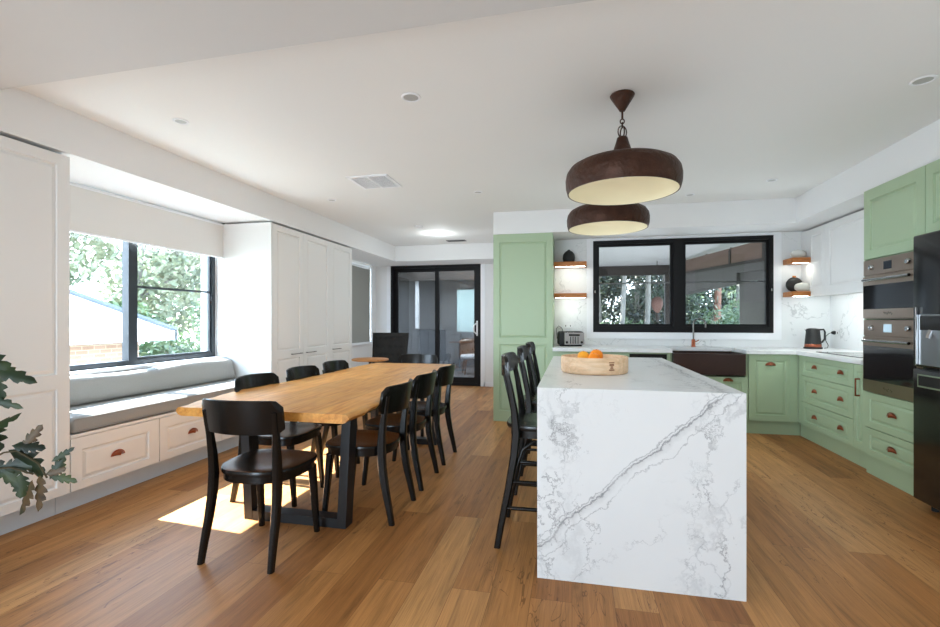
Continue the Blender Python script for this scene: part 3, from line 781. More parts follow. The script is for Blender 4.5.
# ------------------------------------------------------------------ pendants
def pendant(x, y, lab):
    t = thing('pendant_light', lab, 'lamp', (x, y, H1), group=None)
    zo = 1.98 - H1
    MB().lathe([(.0005, 0), (.066, 0), (.070, -.006), (.066, -.014), (.022, -.085), (.016, -.096), (.0005, -.098)], 32).obj('ceiling_canopy', M['bronze'], t, 40)
    MB().tube([(0, 0, -.09), (0, 0, -.145)], .006, 8).obj('rod', M['bronze'], t, 50)
    for k, (z, rr, rot) in enumerate(((-.156, .014, 0), (-.178, .016, PI / 2), (-.218, .036, .5), (-.222, .034, 1.9))):
        mb = MB(); P = [Vector((math.cos(a) * rr * .8 * math.cos(rot), math.cos(a) * rr * .8 * math.sin(rot), z + math.sin(a) * rr)) for a in [2 * PI * i / 18 for i in range(18)]]
        n = 6; rings = []
        for i, p in enumerate(P):
            c = Vector((0, 0, z)); o1 = (p - c).normalized(); tt = (P[(i + 1) % 18] - P[i - 1]).normalized(); w = tt.cross(o1)
            rings.append([p + (o1 * math.cos(2 * PI * j / n) + w * math.sin(2 * PI * j / n)) * .0038 for j in range(n)])
        rings.append(rings[0]); mb.loft(rings, cap=False); mb.obj('chain_link', M['bronze'], t, 60)
    out = [(.0005, .325), (.020, .325), (.030, .318), (.034, .300), (.050, .250), (.072, .208), (.095, .184), (.13, .176), (.21, .172), (.265, .163), (.298, .145), (.318, .115), (.325, .08), (.323, .035), (.314, .0)]
    inn = [(.306, .0), (.314, .035), (.316, .08), (.309, .112), (.290, .136), (.26, .153), (.205, .162), (.14, .166), (.0005, .170)]
    MB().lathe([(r, z + zo) for r, z in out] + [(.304, zo + .001)], 64).obj('shade', M['bronze'], t, 50) if False else None
    mb = MB(); n = 64
    R = [[mb.bm.verts.new((r * math.cos(2 * PI * k / n), r * math.sin(2 * PI * k / n), z + zo)) for k in range(n)] for r, z in out + [(.3065, 0)]]
    for a, c in zip(R, R[1:]):
        for i in range(n): mb.bm.faces.new((a[i], a[(i + 1) % n], c[(i + 1) % n], c[i]))
    mb.obj('shade', M['bronze'], t, 50)
    mb = MB()
    R = [[mb.bm.verts.new((r * math.cos(2 * PI * k / n), r * math.sin(2 * PI * k / n), z + zo)) for k in range(n)] for r, z in inn]
    for a, c in zip(R, R[1:]):
        for i in range(n): mb.bm.faces.new((a[i], a[(i + 1) % n], c[(i + 1) % n], c[i]))
    mb.obj('inner_lining', M['cream'], t, 50)
    MB().lathe([(.0005, .169 + zo), (.02, .169 + zo), (.02, .15 + zo), (.03, .12 + zo), (.028, .10 + zo), (.0005, .085 + zo)], 20).obj('bulb', M['plastic'], t, 50)
pendant(.287, 2.87, 'larger looking brown hammered bronze pendant light nearest the viewer')
pendant(.283, 3.99, 'brown hammered bronze pendant light hanging behind the nearer one')

# ------------------------------------------------------------------ green pantry
t = thing('pantry_cabinet', 'tall sage green pantry cabinet left of the kitchen bench', 'cabinet', (-.94, 5.68, 0))
MB().box(0, .715, .021, .565, .06, 2.278).obj('carcass', M['green'], t)
MB().box(0, .715, .03, .05, 0, .06).obj('kick_board', M['green'], t)
panel_mb(.0, .715, .0, 2.278, [(.075, .645, .13, .94), (.075, .645, 1.02, 2.18)], .02).obj('door', M['green'], t)

# ------------------------------------------------------------------ back run of kitchen cabinets
def bcab(name, lab, x0): return thing(name, lab, 'cabinet', (x0, 5.60, 0), 0)
t = bcab('base_cabinet', 'green base cabinet under the toaster left of the sink', -.222)
MB().box(0, 1.29, .021, .62, .15, .868).obj('carcass', M['green'], t); MB().box(0, 1.29, .06, .08, 0, .15).obj('kick_board', M['green'], t)
for a, c in ((0, .43), (.43, .86)):
    dd = panel_mb(a + .002, c - .002, .152, .85, [(a + .07, c - .07, .22, .79)]).obj('door', M['green'], t); cup_pull(dd, (a + c) / 2, .80)
MB().box(.862, 1.26, .0, .02, .152, .78).obj('appliance_panel', M['green'], t)
MB().box(.862, 1.26, .012, .021, .785, .85).obj('control_strip', M['darkgap'], t)
MB().box(1.262, 1.29, .0, .021, .152, .868).obj('filler_panel', M['green'], t)
t = bcab('sink_cabinet', 'green cabinet under the dark farmhouse sink', 1.072)
MB().box(0, .788, .021, .62, .15, .615).box(0, .02, .021, .62, .615, .868).box(.768, .788, .021, .62, .615, .868).obj('carcass', M['green'], t); MB().box(0, .788, .06, .08, 0, .15).obj('kick_board', M['green'], t)
for a, c in ((.002, .392), (.394, .786)):
    dd = panel_mb(a, c, .152, .612, [(a + .06, c - .06, .21, .555)]).obj('door', M['green'], t); cup_pull(dd, (a + c) / 2, .565)
t = bcab('corner_cabinet', 'green single door base cabinet right of the dark sink', 1.862)
MB().box(0, .475, .021, .62, .15, .868).obj('carcass', M['green'], t); MB().box(0, .52, .06, .08, 0, .15).obj('kick_board', M['green'], t)
dd = panel_mb(.004, .40, .152, .862, [(.07, .365, .215, .80)]).obj('door', M['green'], t); cup_pull(dd, .215, .745)
MB().box(.402, .475, .0, .021, .152, .868).obj('filler_panel', M['green'], t)
# sink
t = thing('farmhouse_sink', 'dark brown apron front sink under the kitchen window', 'sink', (1.46, 5.56, 0))
mb = MB(); X0, X1, Y0, Y1, Z0, Z1 = -.366, .366, 0, .46, .635, .868
mb.box(X0, X1, Y0, Y0 + .03, Z0, Z1, .004); mb.box(X0, X1, Y1 - .02, Y1, Z0, Z1); mb.box(X0, X0 + .02, Y0 + .03, Y1 - .02, Z0, Z1); mb.box(X1 - .02, X1, Y0 + .03, Y1 - .02, Z0, Z1); mb.box(X0 + .02, X1 - .02, Y0 + .03, Y1 - .02, Z0, Z0 + .02)
mb.obj('basin', M['sink'], t); MB().lathe([(.0005, .656), (.04, .656), (.04, .662), (.0005, .662)], 20, (0, .25, 0)).obj('drain', M['chrome'], t)
# faucet
t = thing('mixer_tap', 'slim dark metal gooseneck tap with copper base behind the sink', 'tap', (1.43, 6.11, .91))
MB().lathe([(.0005, 0), (.026, 0), (.026, .012), (.022, .02), (.021, .085), (.016, .095), (.0005, .096)], 20).obj('base', M['copper'], t, 40)
mb = MB(); pts = [(0, 0, .09), (0, 0, .26)] + [(0.06 - .06 * math.cos(a), -.03 * (1 - math.cos(a)), .28 + .06 * math.sin(a)) for a in [PI * k / 10 for k in range(11)]] + [(.12, -.06, .235)]
mb.tube(pts, .010, 10); mb.obj('spout', M['gun'], t, 60)
MB().tube([(.02, 0, .06), (.06, -.01, .085)], .006, 8).obj('lever', M['copper'], t, 60)
# counter
t = thing('kitchen_benchtop', 'white marble L shaped benchtop along the kitchen walls', 'benchtop', (0, 0, 0))
mb = MB(); z0, z1 = .8705, .911
mb.box(-.221, 1.088, 5.565, 6.238, z0, z1); mb.box(1.088, 1.832, 6.02, 6.238, z0, z1); mb.box(1.832, 2.948, 5.565, 6.238, z0, z1); mb.box(2.305, 2.948, 4.422, 5.565, z0, z1)
mb.obj('stone_slab', M['marble'], t)
# splashback
t = thing('splashback', 'white veined stone splashback behind the kitchen bench', 'splashback', (0, 0, 0))
MB().box(-.222, .184, 6.240, 6.249, .912, 2.278).box(.184, 2.431, 6.240, 6.249, .912, .999).box(2.431, 2.94, 6.240, 6.249, .912, 2.278).obj('back_slab', M['marble'], t)
MB().box(2.941, 2.949, 4.43, 6.249, .912, 1.515).obj('side_slab', M['marble'], t)

# ------------------------------------------------------------------ right run
RR = -PI / 2  # local -y faces -X ; local x -> -Y
def rcab(name, lab, y1, x=2.34, cat='cabinet'): return thing(name, lab, cat, (x, y1, 0), RR)
t = rcab('drawer_cabinet', 'green three drawer base cabinet under the kettle corner', 5.575)
L = 5.575 - 4.60
MB().box(0, L, .021, .60, .15, .868).obj('carcass', M['green'], t); MB().box(-.084, L, .045, .065, 0, .15).obj('kick_board', M['green'], t)
MB().box(-.024, .045, 0, .021, .152, .868).obj('filler_panel', M['green'], t)
for z0, z1, in ((.664, .862), (.392, .658), (.152, .386)):
    m_ = .045
    dr = panel_mb(.048, L - .002, z0, z1, [(.115, L - .075, z0 + m_, z1 - m_)]).obj('drawer', M['green'], t)
    cup_pull(dr, .315, (z0 + z1) / 2 - .012); cup_pull(dr, .775, (z0 + z1) / 2 - .012)
t = rcab('pull_out_cabinet', 'narrow green cabinet with upright copper handle beside the ovens', 4.598)
MB().box(0, .17, .021, .60, .15, .868).obj('carcass', M['green'], t); MB().box(0, .17, .045, .065, 0, .15).obj('kick_board', M['green'], t)
dd = panel_mb(.002, .168, .152, .862, [(.045, .125, .22, .80)]).obj('door', M['green'], t)
bar_pull(dd, .078, .092, (.60, .75), vertical=True, m=M['copper'])
# cooktop
t = thing('cooktop', 'flat black glass cooktop on the right benchtop', 'cooktop', (2.62, 4.98, .912))
MB().box(-.23, .23, -.36, .36, 0, .006, .002).obj('glass_plate', M['ovenglass'], t)
mb = MB()
for x, y, r in ((-.11, -.2, .08), (-.11, .17, .10), (.11, -.2, .10), (.11, .17, .08)): mb.lathe([(r, .0062), (r + .002, .0066), (r + .004, .0062)], 32, (x, y, 0), closed=True)
mb.obj('burner_rings', M['ventmid'], t)
# oven tower
TX = 2.325
t = rcab('oven_tower', 'tall green cabinet housing the two ovens', 4.418, TX)
L = 4.418 - 3.735
MB().box(0, .03, .0, .61, .15, 2.276).box(L - .03, L, .0, .61, .15, 2.276).box(.03, L - .03, .021, .61, .15, .66).box(.03, L - .03, .021, .61, 1.715, 2.276).box(.03, L - .03, .45, .61, .66, 1.715).obj('carcass', M['green'], t)
MB().box(0, L, .015, .035, 0, .15).obj('kick_board', M['green'], t)
panel_mb(.002, L - .004, 1.722, 2.276, [(.075, L - .09, 1.79, 2.19)], y=-.004).obj('door', M['green'], t)
for z0, z1 in ((.378, .658), (.152, .372)):
    dr = panel_mb(.002, L - .004, z0, z1, [(.075, L - .09, z0 + .05, z1 - .05)], y=-.004).obj('drawer', M['green'], t); cup_pull(dr, L / 2, (z0 + z1) / 2 - .01, y=-.004, w=.10)
def oven(z0, z1, lab, dialz, glass):
    t = rcab('wall_oven', lab, 4.386, TX - .012, 'oven'); W = 4.386 - 3.768
    t.location.z = z0; h = z1 - z0
    MB().box(0, W, .0, .42, 0, h - .001).obj('oven_body', M['ovensteel'], t)
    cp = MB().box(0, W, -.012, 0, h - .125, h - .003, .003).obj('control_panel', M['ovensteel'], t)
    for x in (.12, W - .085):
        mb = MB(); mb.lathe([(.0005, 0), (.022, 0), (.020, .018), (.015, .024), (.0005, .025)], 20, mtx=Matrix.Translation((x, -.012, h - .065)) @ Matrix.Rotation(PI / 2, 4, 'X')); mb.obj('dial', M['chrome'], cp, 40)
    MB().box(W / 2 - .055, W / 2 + .035, -.0145, -.012, h - .095, h - .035).obj('clock_display', M['screenb'] if glass == 2 else M['screen'], cp)
    dr = MB().box(0, W, -.016, 0, .004, h - .135, .003).obj('door', M['ovensteel'], t)
    MB().box(0.012, W - .012, -.019, -.016, .075 if glass == 1 else .10, h - .205, .001).obj('door_glass', M['ovenglass'], dr)
    mb = MB(); mb.tube([(.065, -.05, h - .165), (W - .03, -.05, h - .165)], .011, 12); mb.tube([(.09, -.012, h - .165), (.09, -.05, h - .165)], .009, 8); mb.tube([(W - .05, -.012, h - .165), (W - .05, -.05, h - .165)], .009, 8); mb.obj('door_handle', M['chrome'], dr, 50)
    # small maker's mark : short cursive wave
    mb = MB(); zc = .042 if glass == 1 else .05
    mb.tube([(W / 2 - .05 + .1 * k / 24, -.0175, zc + .009 * math.sin(k * 1.05) + .004 * math.sin(k * .5)) for k in range(25)], .0014, 5); mb.obj('maker_mark', M['chrome'], dr)
oven(1.245, 1.712, 'upper bronze steel wall oven with dark glass door', 0, 1)
oven(.664, 1.238, 'lower bronze steel wall oven with lit clock', 0, 2)
# fridge
FX = 2.205
t = thing('refrigerator', 'glossy black steel refrigerator with grey dispenser at right edge', 'refrigerator', (FX, 3.665, 0), RR)
W = .90
MB().box(0.0, W, .055, .72, .05, 1.79, .006).obj('cabinet_body', M['fridge'], t)
mb = panel_mb(0, .01, 0, .01, []) ; mb.bm.free()
dl = MB().box(0, .448, .0, .053, .93, 1.79, .012, seg=3).obj('door', M['fridge'], t, 40)
dr_ = MB().box(.452, W, .0, .053, .93, 1.79, .012, seg=3).obj('door', M['fridge'], t, 40)
MB().box(.06, .36, -.003, .001, .945, 1.27, .002).obj('dispenser_panel', M['grey_al'], dl)
MB().box(.075, .345, -.006, -.003, 1.17, 1.26, .001).obj('dispenser_screen', M['fridge'], dl)
MB().tube([(.17, -.004, 1.17), (.17, -.02, 1.12)], .014, 10).obj('dispenser_nozzle', M['chrome'], dl)
mb = MB(); mb.box(.050, .058, -.018, .0, .94, 1.32, .003); mb.obj('bar_handle', M['chrome'], dl)
fz = MB().box(0, W, .0, .053, .06, .92, .012, seg=3).obj('freezer_drawer', M['fridge'], t, 40)
mb = MB(); wframeY(mb, .05, W - .05, .80, .885, .010, -.004, .001); mb.obj('handle_surround', M['chrome'], fz); MB().box(.061, W - .061, -.001, .001, .811, .874).obj('handle_recess', M['darkgap'], fz)
for x in (.06, W - .06): MB().lathe([(.02, 0), (.02, .06)], 12, (x, .09, 0)).lathe([(.02, 0), (.02, .06)], 12, (x, .6, 0)).obj('foot', M['darkgap'], t)
t = rcab('overhead_cabinet', 'green overhead cabinet above the refrigerator', 3.732, TX)
MB().box(0, .96, .021, .61, 1.805, 2.276).obj('carcass', M['green'], t)
for a, c in ((.003, .478), (.482, .957)): panel_mb(a, c, 1.802, 2.276, [(a + .06, c - .06, 1.87, 2.20)], y=-.004).obj('door', M['green'], t)
MB().box(.96, .98, .0, .61, 0, 2.276).obj('end_panel', M['green'], t)
# white uppers
t = rcab('wall_cupboard', 'white panelled wall cupboards above the right benchtop', 6.238, 2.64)
MB().box(0, 1.815, .021, .30, 1.515, 2.262).obj('carcass', M['white'], t)
panel_mb(.10, .53, 1.50, 2.258, [(.225, .46, 1.60, 2.19)]).obj('door', M['white'], t)
panel_mb(.533, 1.813, 1.50, 2.258, [(.62, 1.74, 1.60, 2.19)]).obj('door', M['white'], t)
MB().box(0, .097, 0, .021, 1.50, 2.262).obj('filler_panel', M['white'], t)
MB().box(.12, 1.80, .03, .045, 1.506, 1.5145).obj('led_strip', M['led'], t)

# shelves
def shelf(x0, x1, z0, z1, lab, grp):
    t = thing('floating_shelf', lab, 'shelf', ((x0 + x1) / 2, 6.25, z0), group=grp); w = (x1 - x0) / 2
    MB().box(-w, w, -.25, -.011, 0, z1 - z0, .003).obj('shelf_board', M['shelf'], t)
    MB().box(-w + .02, w - .02, -.235, -.225, -.004, 0).obj('led_strip', M['led'], t)
shelf(-.221, .178, 1.905, 1.965, 'upper oak floating shelf left of the kitchen window', None)
shelf(-.221, .178, 1.515, 1.570, 'lower oak floating shelf left of the kitchen window', None)
shelf(2.445, 2.635, 1.885, 1.945, 'upper oak floating shelf right of the kitchen window', None)
shelf(2.445, 2.635, 1.505, 1.560, 'lower oak floating shelf right of the kitchen window', None)
t = thing('vase', 'small black pointed vase on the upper left oak shelf', 'vase', (-.04, 6.12, 1.965)); 
MB().lathe([(.0005, 0), (.055, 0), (.072, .02), (.078, .06), (.072, .10), (.05, .135), (.022, .152), (.015, .158), (.010, .156), (.0005, .15)], 24).obj('vase_body', M['blackcer'], t, 60)
MB().lathe([(.0105, .152), (.0155, .158), (.0165, .163), (.013, .165), (.0105, .16)], 16, closed=True).obj('rim', M['blackcer'], t, 60)
def pebble(name, x, y, z, rx, rz_, ry, m, lab, lip=True):
    t = thing(name, lab, 'vase', (x, y, z)); mb = MB()
    n = 24; rings = []
    for k in range(15):
        a = -PI / 2 + PI * k / 14; s_ = max(.02, math.cos(a)) ** .75; zz = rz_ * (math.copysign(abs(math.sin(a)) ** .9, math.sin(a)) + 1)
        rings.append([Vector((rx * s_ * math.cos(2 * PI * i / n), ry * s_ * math.sin(2 * PI * i / n), zz)) for i in range(n)])
    mb.loft(rings); mb.obj('vase_body', m, t, 70)
    if lip: MB().lathe([(.010, 2 * rz_ - .002), (.013, 2 * rz_ + .004), (.016, 2 * rz_ - .001)], 16, closed=True).obj('rim', m, t)
pebble('pebble_vase', 2.545, 6.09, 1.945, .083, .048, .05, M['pebble'], 'pale pebble shaped vase on the upper right oak shelf')
pebble('pebble_vase', 2.575, 6.06, 1.560, .083, .050, .04, M['pebble'], 'pale pebble shaped vase in front on the lower right oak shelf')
t = thing('ring_vase', 'round black vase behind the pale one on the lower right shelf', 'vase', (2.535, 6.165, 1.560))
MB().lathe([(.0005, -.03), (.06, -.03), (.084, -.015), (.088, 0), (.084, .015), (.06, .03), (.0005, .03)], 36, mtx=Matrix.Translation((0, 0, .088)) @ Matrix.Rotation(PI / 2, 4, 'X')).obj('vase_body', M['blackcer'], t, 50)
MB().lathe([(.018, .165), (.020, .190), (.014, .190), (.012, .165)], 16, closed=True).obj('neck', M['shelf'], t)

# toaster
t = thing('toaster', 'black and chrome toaster on the bench under the left shelves', 'toaster', (-.02, 6.0, .911), .12)
MB().box(-.155, .155, -.10, .10, .012, .185, .03, seg=4).obj('toaster_body', M['blackcer'], t, 50)
MB().box(-.085, .155, -.107, -.095, .02, .17, .004).obj('front_plate', M['chrome'], t)
for x in (-.055, .125): MB().lathe([(.0005, 0), (.016, 0), (.013, .016), (.0005, .016)], 16, mtx=Matrix.Translation((x, -.107, .05)) @ Matrix.Rotation(PI / 2, 4, 'X')).obj('dial', M['blackcer'], t)
mb = MB()
for x in (-.01, .02, .05, .08): mb.box(x - .004, x + .004, -.1085, -.107, .035, .12)
mb.box(-.03, .10, -.1085, -.107, .128, .15); mb.obj('front_buttons', M['ventdark'], t)
for y in (-.04, .04): MB().box(-.11, .11, y - .014, y + .014, .1845, .1862).obj('slot', M['darkgap'], t)
MB().box(-.13, .13, -.08, .08, 0, .012).obj('foot_plate', M['darkgap'], t)
# power outlets
t = thing('power_outlet', 'white double power outlet on the splashback above the toaster', 'outlet', (-.05, 6.239, 1.16))
MB().box(-.055, .055, -.008, 0, -.035, .035, .002).obj('cover_plate', M['plastic'], t); MB().box(-.035, -.025, -.0095, -.008, -.01, .01).box(.025, .035, -.0095, -.008, -.01, .01).obj('sockets', M['ventdark'], t)
toaster_ = [o for o in COL.objects if o.name == 'toaster'][0]; t = bpy.data.objects.new('power_cord', None); COL.objects.link(t); t.parent = toaster_; t.matrix_parent_inverse = (Matrix.Translation((-.02, 6.0, .911)) @ Matrix.Rotation(.12, 4, 'Z')).inverted()
MB().tube([(-.10, 6.20, 1.05), (-.13, 6.225, 1.13), (-.17, 6.23, 1.16), (-.20, 6.23, 1.12), (-.19, 6.20, 1.0), (-.14, 6.12, .93), (-.10, 6.06, .93)], .004, 6).obj('cable', M['ventdark'], t, 50)
t = thing('power_outlet', 'white power outlet on the splashback behind the kettle', 'outlet', (2.940, 6.10, 1.09))
MB().box(-.008, 0, -.055, .055, -.035, .035, .002).obj('cover_plate', M['plastic'], t); MB().box(-.0095, -.008, -.035, -.025, -.01, .01).obj('sockets', M['ventdark'], t)
ktl = thing('electric_kettle', 'black kettle with copper base on the corner benchtop', 'kettle', (2.655, 6.0, .911)); t = bpy.data.objects.new('power_cord', None); COL.objects.link(t); t.parent = ktl; t.matrix_parent_inverse = Matrix.Translation((2.655, 6.0, .911)).inverted()
MB().lathe([(.0005, 0), (.022, 0), (.02, .02), (.01, .035), (.0005, .036)], 16, mtx=Matrix.Translation((2.929, 6.12, 1.09)) @ Matrix.Rotation(-PI / 2, 4, 'Y')).obj('plug', M['blackcer'], t, 40)
MB().tube([(2.895, 6.12, 1.09), (2.86, 6.10, 1.08), (2.82, 6.08, 1.05), (2.81, 6.06, 1.0), (2.83, 6.05, .95), (2.80, 6.0, .922), (2.75, 5.96, .92)], .004, 6).obj('cable', M['blackcer'], t, 50)
# kettle
t = ktl
MB().lathe([(.0005, 0), (.088, 0), (.090, .006), (.090, .016), (.084, .020), (.0005, .020)], 32).obj('power_base', M['blackcer'], t, 40)
MB().lathe([(.080, .0205), (.082, .024), (.080, .052), (.078, .054)], 32).obj('copper_band', M['copper'], t, 40)
MB().lathe([(.078, .0545), (.078, .06), (.070, .15), (.064, .215), (.058, .226), (.030, .232), (.0005, .233)], 32).obj('kettle_body', M['blackcer'], t, 40)
MB().tube([(.060, -.01, .215), (.100, -.015, .218), (.112, -.017, .19), (.108, -.017, .11), (.085, -.012, .075), (.072, -.01, .075)], .010, 8).obj('handle', M['blackcer'], t, 50)
MB().poly([(-.060, -.015, .20), (-.060, .015, .20), (-.085, .0, .222)]).poly([(-.060, -.015, .20), (-.085, 0, .222), (-.060, -.0, .175)]).poly([(-.060, .015, .20), (-.060, 0, .175), (-.085, 0, .222)]).obj('spout', M['blackcer'], t)
# light switch by the door
t = thing('light_switch', 'white light switch on the far wall beside the sliding door', 'switch', (-1.48, 8.6, 1.20))
MB().box(-.035, .035, -.008, 0, -.055, .055, .002).obj('cover_plate', M['plastic'], t); MB().box(-.008, .008, -.012, -.008, -.012, .012).obj('rocker', M['trimw'], t)

# ------------------------------------------------------------------ ceiling fittings
def downlight(x, y, lab, lit=False, r=.048):
    t = thing('downlight', lab, 'downlight', (x, y, H1))
    MB().lathe([(r, -.0005), (r, -.004), (r - .006, -.008), (r - .014, -.006), (r - .014, -.0005)], 32, closed=True).obj('trim_ring', M['trimw'], t, 40)
    MB().lathe([(.0005, -.001), (r - .014, -.001), (r - .014, -.003), (.0005, -.003)], 32).obj('lens', M['lamp'] if lit else M['lens'], t)
downlight(-.928, 2.635, 'recessed ceiling light nearest the viewer in mid ceiling', r=.058)
downlight(-2.525, 2.63, 'recessed ceiling light above the window seat end of the table')
downlight(-2.57, 4.71, 'recessed ceiling light near the left bulkhead over the three door cabinet')
downlight(-.944, 4.736, 'recessed ceiling light left of the hanging pendants')
downlight(1.879, 3.043, 'recessed ceiling light at upper right above the refrigerator', r=.058)
downlight(1.836, 4.916, 'recessed ceiling light in front of the right kitchen window pane')
downlight(1.209, 5.306, 'recessed ceiling light just right of the rear pendant')
downlight(-1.991, 6.88, 'glowing recessed ceiling light near the sliding door', True)
t = thing('smoke_detector', 'small white smoke detector on the ceiling near the sliding door', 'smoke detector', (-2.09, 6.27, H1))
MB().lathe([(.0005, -.035), (.03, -.034), (.05, -.024), (.055, -.001)], 28).obj('cover', M['plastic'], t, 50); MB().lathe([(.056, -.0005), (.060, -.0005), (.060, -.010), (.056, -.010)], 28, closed=True).obj('base_ring', M['trimw'], t)
t = thing('ceiling_vent', 'rectangular white air vent with two louvred panels in the ceiling', 'vent', (-1.83, 4.17, H1))
mb = MB(); W_, D_ = .20, .20
mb.box(-W_, W_, -D_, -D_ + .03, -.010, -.0005); mb.box(-W_, W_, D_ - .03, D_, -.010, -.0005); mb.box(-W_, -W_ + .03, -D_ + .03, D_ - .03, -.010, -.0005); mb.box(W_ - .03, W_, -D_ + .03, D_ - .03, -.010, -.0005); mb.box(-.012, .012, -D_ + .03, D_ - .03, -.010, -.0005)
mb.obj('frame', M['trimw'], t)
for x0, x1 in ((-.17, -.012), (.012, .17)):
    MB().box(x0, x1, -.17, .17, -.002, -.0005).obj('backing', M['ventdark'] if x0 > 0 else M['ventmid'], t)
    mb = MB()
    for k in range(12): mb.box(x0, x1, -.165 + k * .028, -.165 + k * .028 + .009, -.009, -.004)
    mb.obj('louvre_slats', M['trimw'], t)
t = thing('ceiling_vent', 'slim grey slot vent in the ceiling beside the far bulkhead', 'vent', (-1.87, 7.55, H1))
MB().box(-.16, .16, -.07, .07, -.008, -.0005, .002).obj('frame', M['ventmid'], t)
mb = MB()
for k in range(4): mb.box(-.14, .14, -.05 + k * .028, -.05 + k * .028 + .014, -.009, -.008)
mb.obj('louvre_slats', M['ventdark'], t)

# ------------------------------------------------------------------ houseplant
pl = thing('potted_plant', 'dark green lobed leaf plant with browned tips at the left edge', 'plant', (-2.72, 1.45, 0))
MB().lathe([(.0005, 0), (.12, 0), (.15, .03), (.175, .26), (.185, .28), (.175, .28), (.165, .25), (.0005, .25)], 32).obj('pot', M['pot'], pl, 40)
MB().lathe([(.0005, .262), (.165, .262), (.165, .252), (.0005, .252)], 24).obj('soil', M['soil'], pl)
stem_pts = [(0, 0, .25), (.03, .02, .5), (.02, .04, .8), (.05, .05, 1.05)]
MB().tube(stem_pts, [.014, .012, .010, .006], 8).obj('main_stem', M['stem'], pl, 50)
rnd = random.Random(3)
def leaf(tip, base, width, droop, m, roll=0):
    """lobed leaf from base to tip"""
    B, T = Vector(base), Vector(tip); ax = T - B; L = ax.length; ax.normalize()
    side = ax.cross(Vector((0.2, -1, .35))).normalized(); side = Matrix.Rotation(roll, 3, ax) @ side; nrm = side.cross(ax).normalized()
    n = 9; mb = MB(); V = []
    prof = [(0, .0), (.05, .20), (.12, .62), (.20, .72), (.26, .40), (.34, .86), (.42, 1.0), (.48, .50), (.56, .80), (.64, .84), (.70, .38), (.78, .52), (.86, .46), (.93, .22), (1, 0)]
    for tt, wd in prof:
        c = B + ax * (L * tt) + Vector((0, 0, -droop * tt * tt * L)) ; w = width * wd
        fw = ax * (w * .35)
        V.append([mb.bm.verts.new(c + side * w + fw - nrm * w * .35), mb.bm.verts.new(c), mb.bm.verts.new(c - side * w + fw - nrm * w * .35)])
    for a, c in zip(V, V[1:]):
        for i in range(2):
            try: mb.bm.faces.new((a[i], a[i + 1], c[i + 1], c[i]))
            except ValueError: pass
    o = mb.obj('leaf', m, pl, 80, recalc=False); return o
LV = [  # (tip, base) in world, on a loose shell
    ((-2.33, 1.64, .975), (-2.52, 1.56, 1.03), .045, .1, 'plant'), ((-2.40, 1.63, 1.0), (-2.56, 1.52, 1.10), .05, .2, 'plant'),
    ((-2.45, 1.60, 1.08), (-2.62, 1.46, 1.0), .055, .0, 'plant'), ((-2.47, 1.60, .90), (-2.50, 1.56, 1.02), .05, .2, 'plant'),
    ((-2.38, 1.62, .86), (-2.54, 1.55, .89), .03, .1, 'plant'), ((-2.50, 1.56, .80), (-2.56, 1.5, .95), .05, .2, 'plant'),
    ((-2.42, 1.64, .80), (-2.56, 1.54, .74), .05, -.1, 'plant'), ((-2.33, 1.66, .765), (-2.40, 1.62, .66), .035, 0, 'plantb'),
    ((-2.31, 1.66, .67), (-2.42, 1.60, .68), .04, .1, 'plant'), ((-2.47, 1.58, .66), (-2.52, 1.54, .80), .075, .1, 'plant'),
    ((-2.33, 1.66, .54), (-2.44, 1.60, .66), .085, .1, 'plant'), ((-2.40, 1.62, .50), (-2.50, 1.57, .62), .05, .1, 'plant'),
    ((-2.52, 1.54, .50), (-2.56, 1.50, .64), .06, .1, 'plant'), ((-2.35, 1.655, .385), (-2.33, 1.65, .54), .040, .1, 'plantb'),
    ((-2.42, 1.63, .375), (-2.36, 1.64, .52), .042, .1, 'plantb'), ((-2.40, 1.62, .45), (-2.40, 1.62, .55), .05, .1, 'plant'),
    ((-2.235, 1.69, .565), (-2.30, 1.65, .545), .03, 0, 'plantb'), ((-2.245, 1.69, .62), (-2.29, 1.66, .52), .035, 0, 'plant'),
    ((-2.17, 1.69, .525), (-2.29, 1.66, .53), .028, .15, 'plant'), ((-2.20, 1.70, .66), (-2.28, 1.66, .60), .022, 0, 'plant'),
    ((-2.49, 1.58, .42), (-2.54, 1.53, .56), .05, .1, 'plant'), ((-2.46, 1.58, .72), (-2.56, 1.52, .70), .06, 0, 'plant'),
    ((-2.36, 1.64, .60), (-2.46, 1.59, .58), .06, .2, 'plant'),
]
for tip, base, wd, dr_, mm in LV:
    o = Vector((-2.72, 1.45, 0))
    leaf(Vector(tip) - o, Vector(base) - o, wd * .8, dr_, M[mm], rnd.uniform(-.5, .5))
for k in range(26):
    a = rnd.uniform(0, 2 * PI); z = rnd.uniform(.45, 1.2); r0 = rnd.uniform(.04, .10); r1 = r0 + rnd.uniform(.10, .17)
    if math.cos(a) > .35 and math.sin(a) > .1: a += PI
    leaf((r1 * math.cos(a), r1 * math.sin(a), z - .05), (r0 * math.cos(a), r0 * math.sin(a), z), rnd.uniform(.04, .07), .3, M['plant'], rnd.uniform(-.6, .6))
mb = MB()
for (a, b_) in (((.01, .02, .45), (.27, .14, .65)), ((.27, .14, .65), (.36, .18, .62)), ((.36, .18, .62), (.43, .20, .53)), ((.02, .03, .6), (.22, .10, .82)), ((.02, .04, .8), (.18, .09, 1.02)), ((.01, .02, .4), (.22, .11, .58)), ((.22, .11, .58), (.38, .18, .55))):
    mb.tube([a, ((a[0] + b_[0]) / 2, (a[1] + b_[1]) / 2, (a[2] + b_[2]) / 2 + .02), b_], .004, 6)
mb.obj('branch', M['stem'], pl, 60)

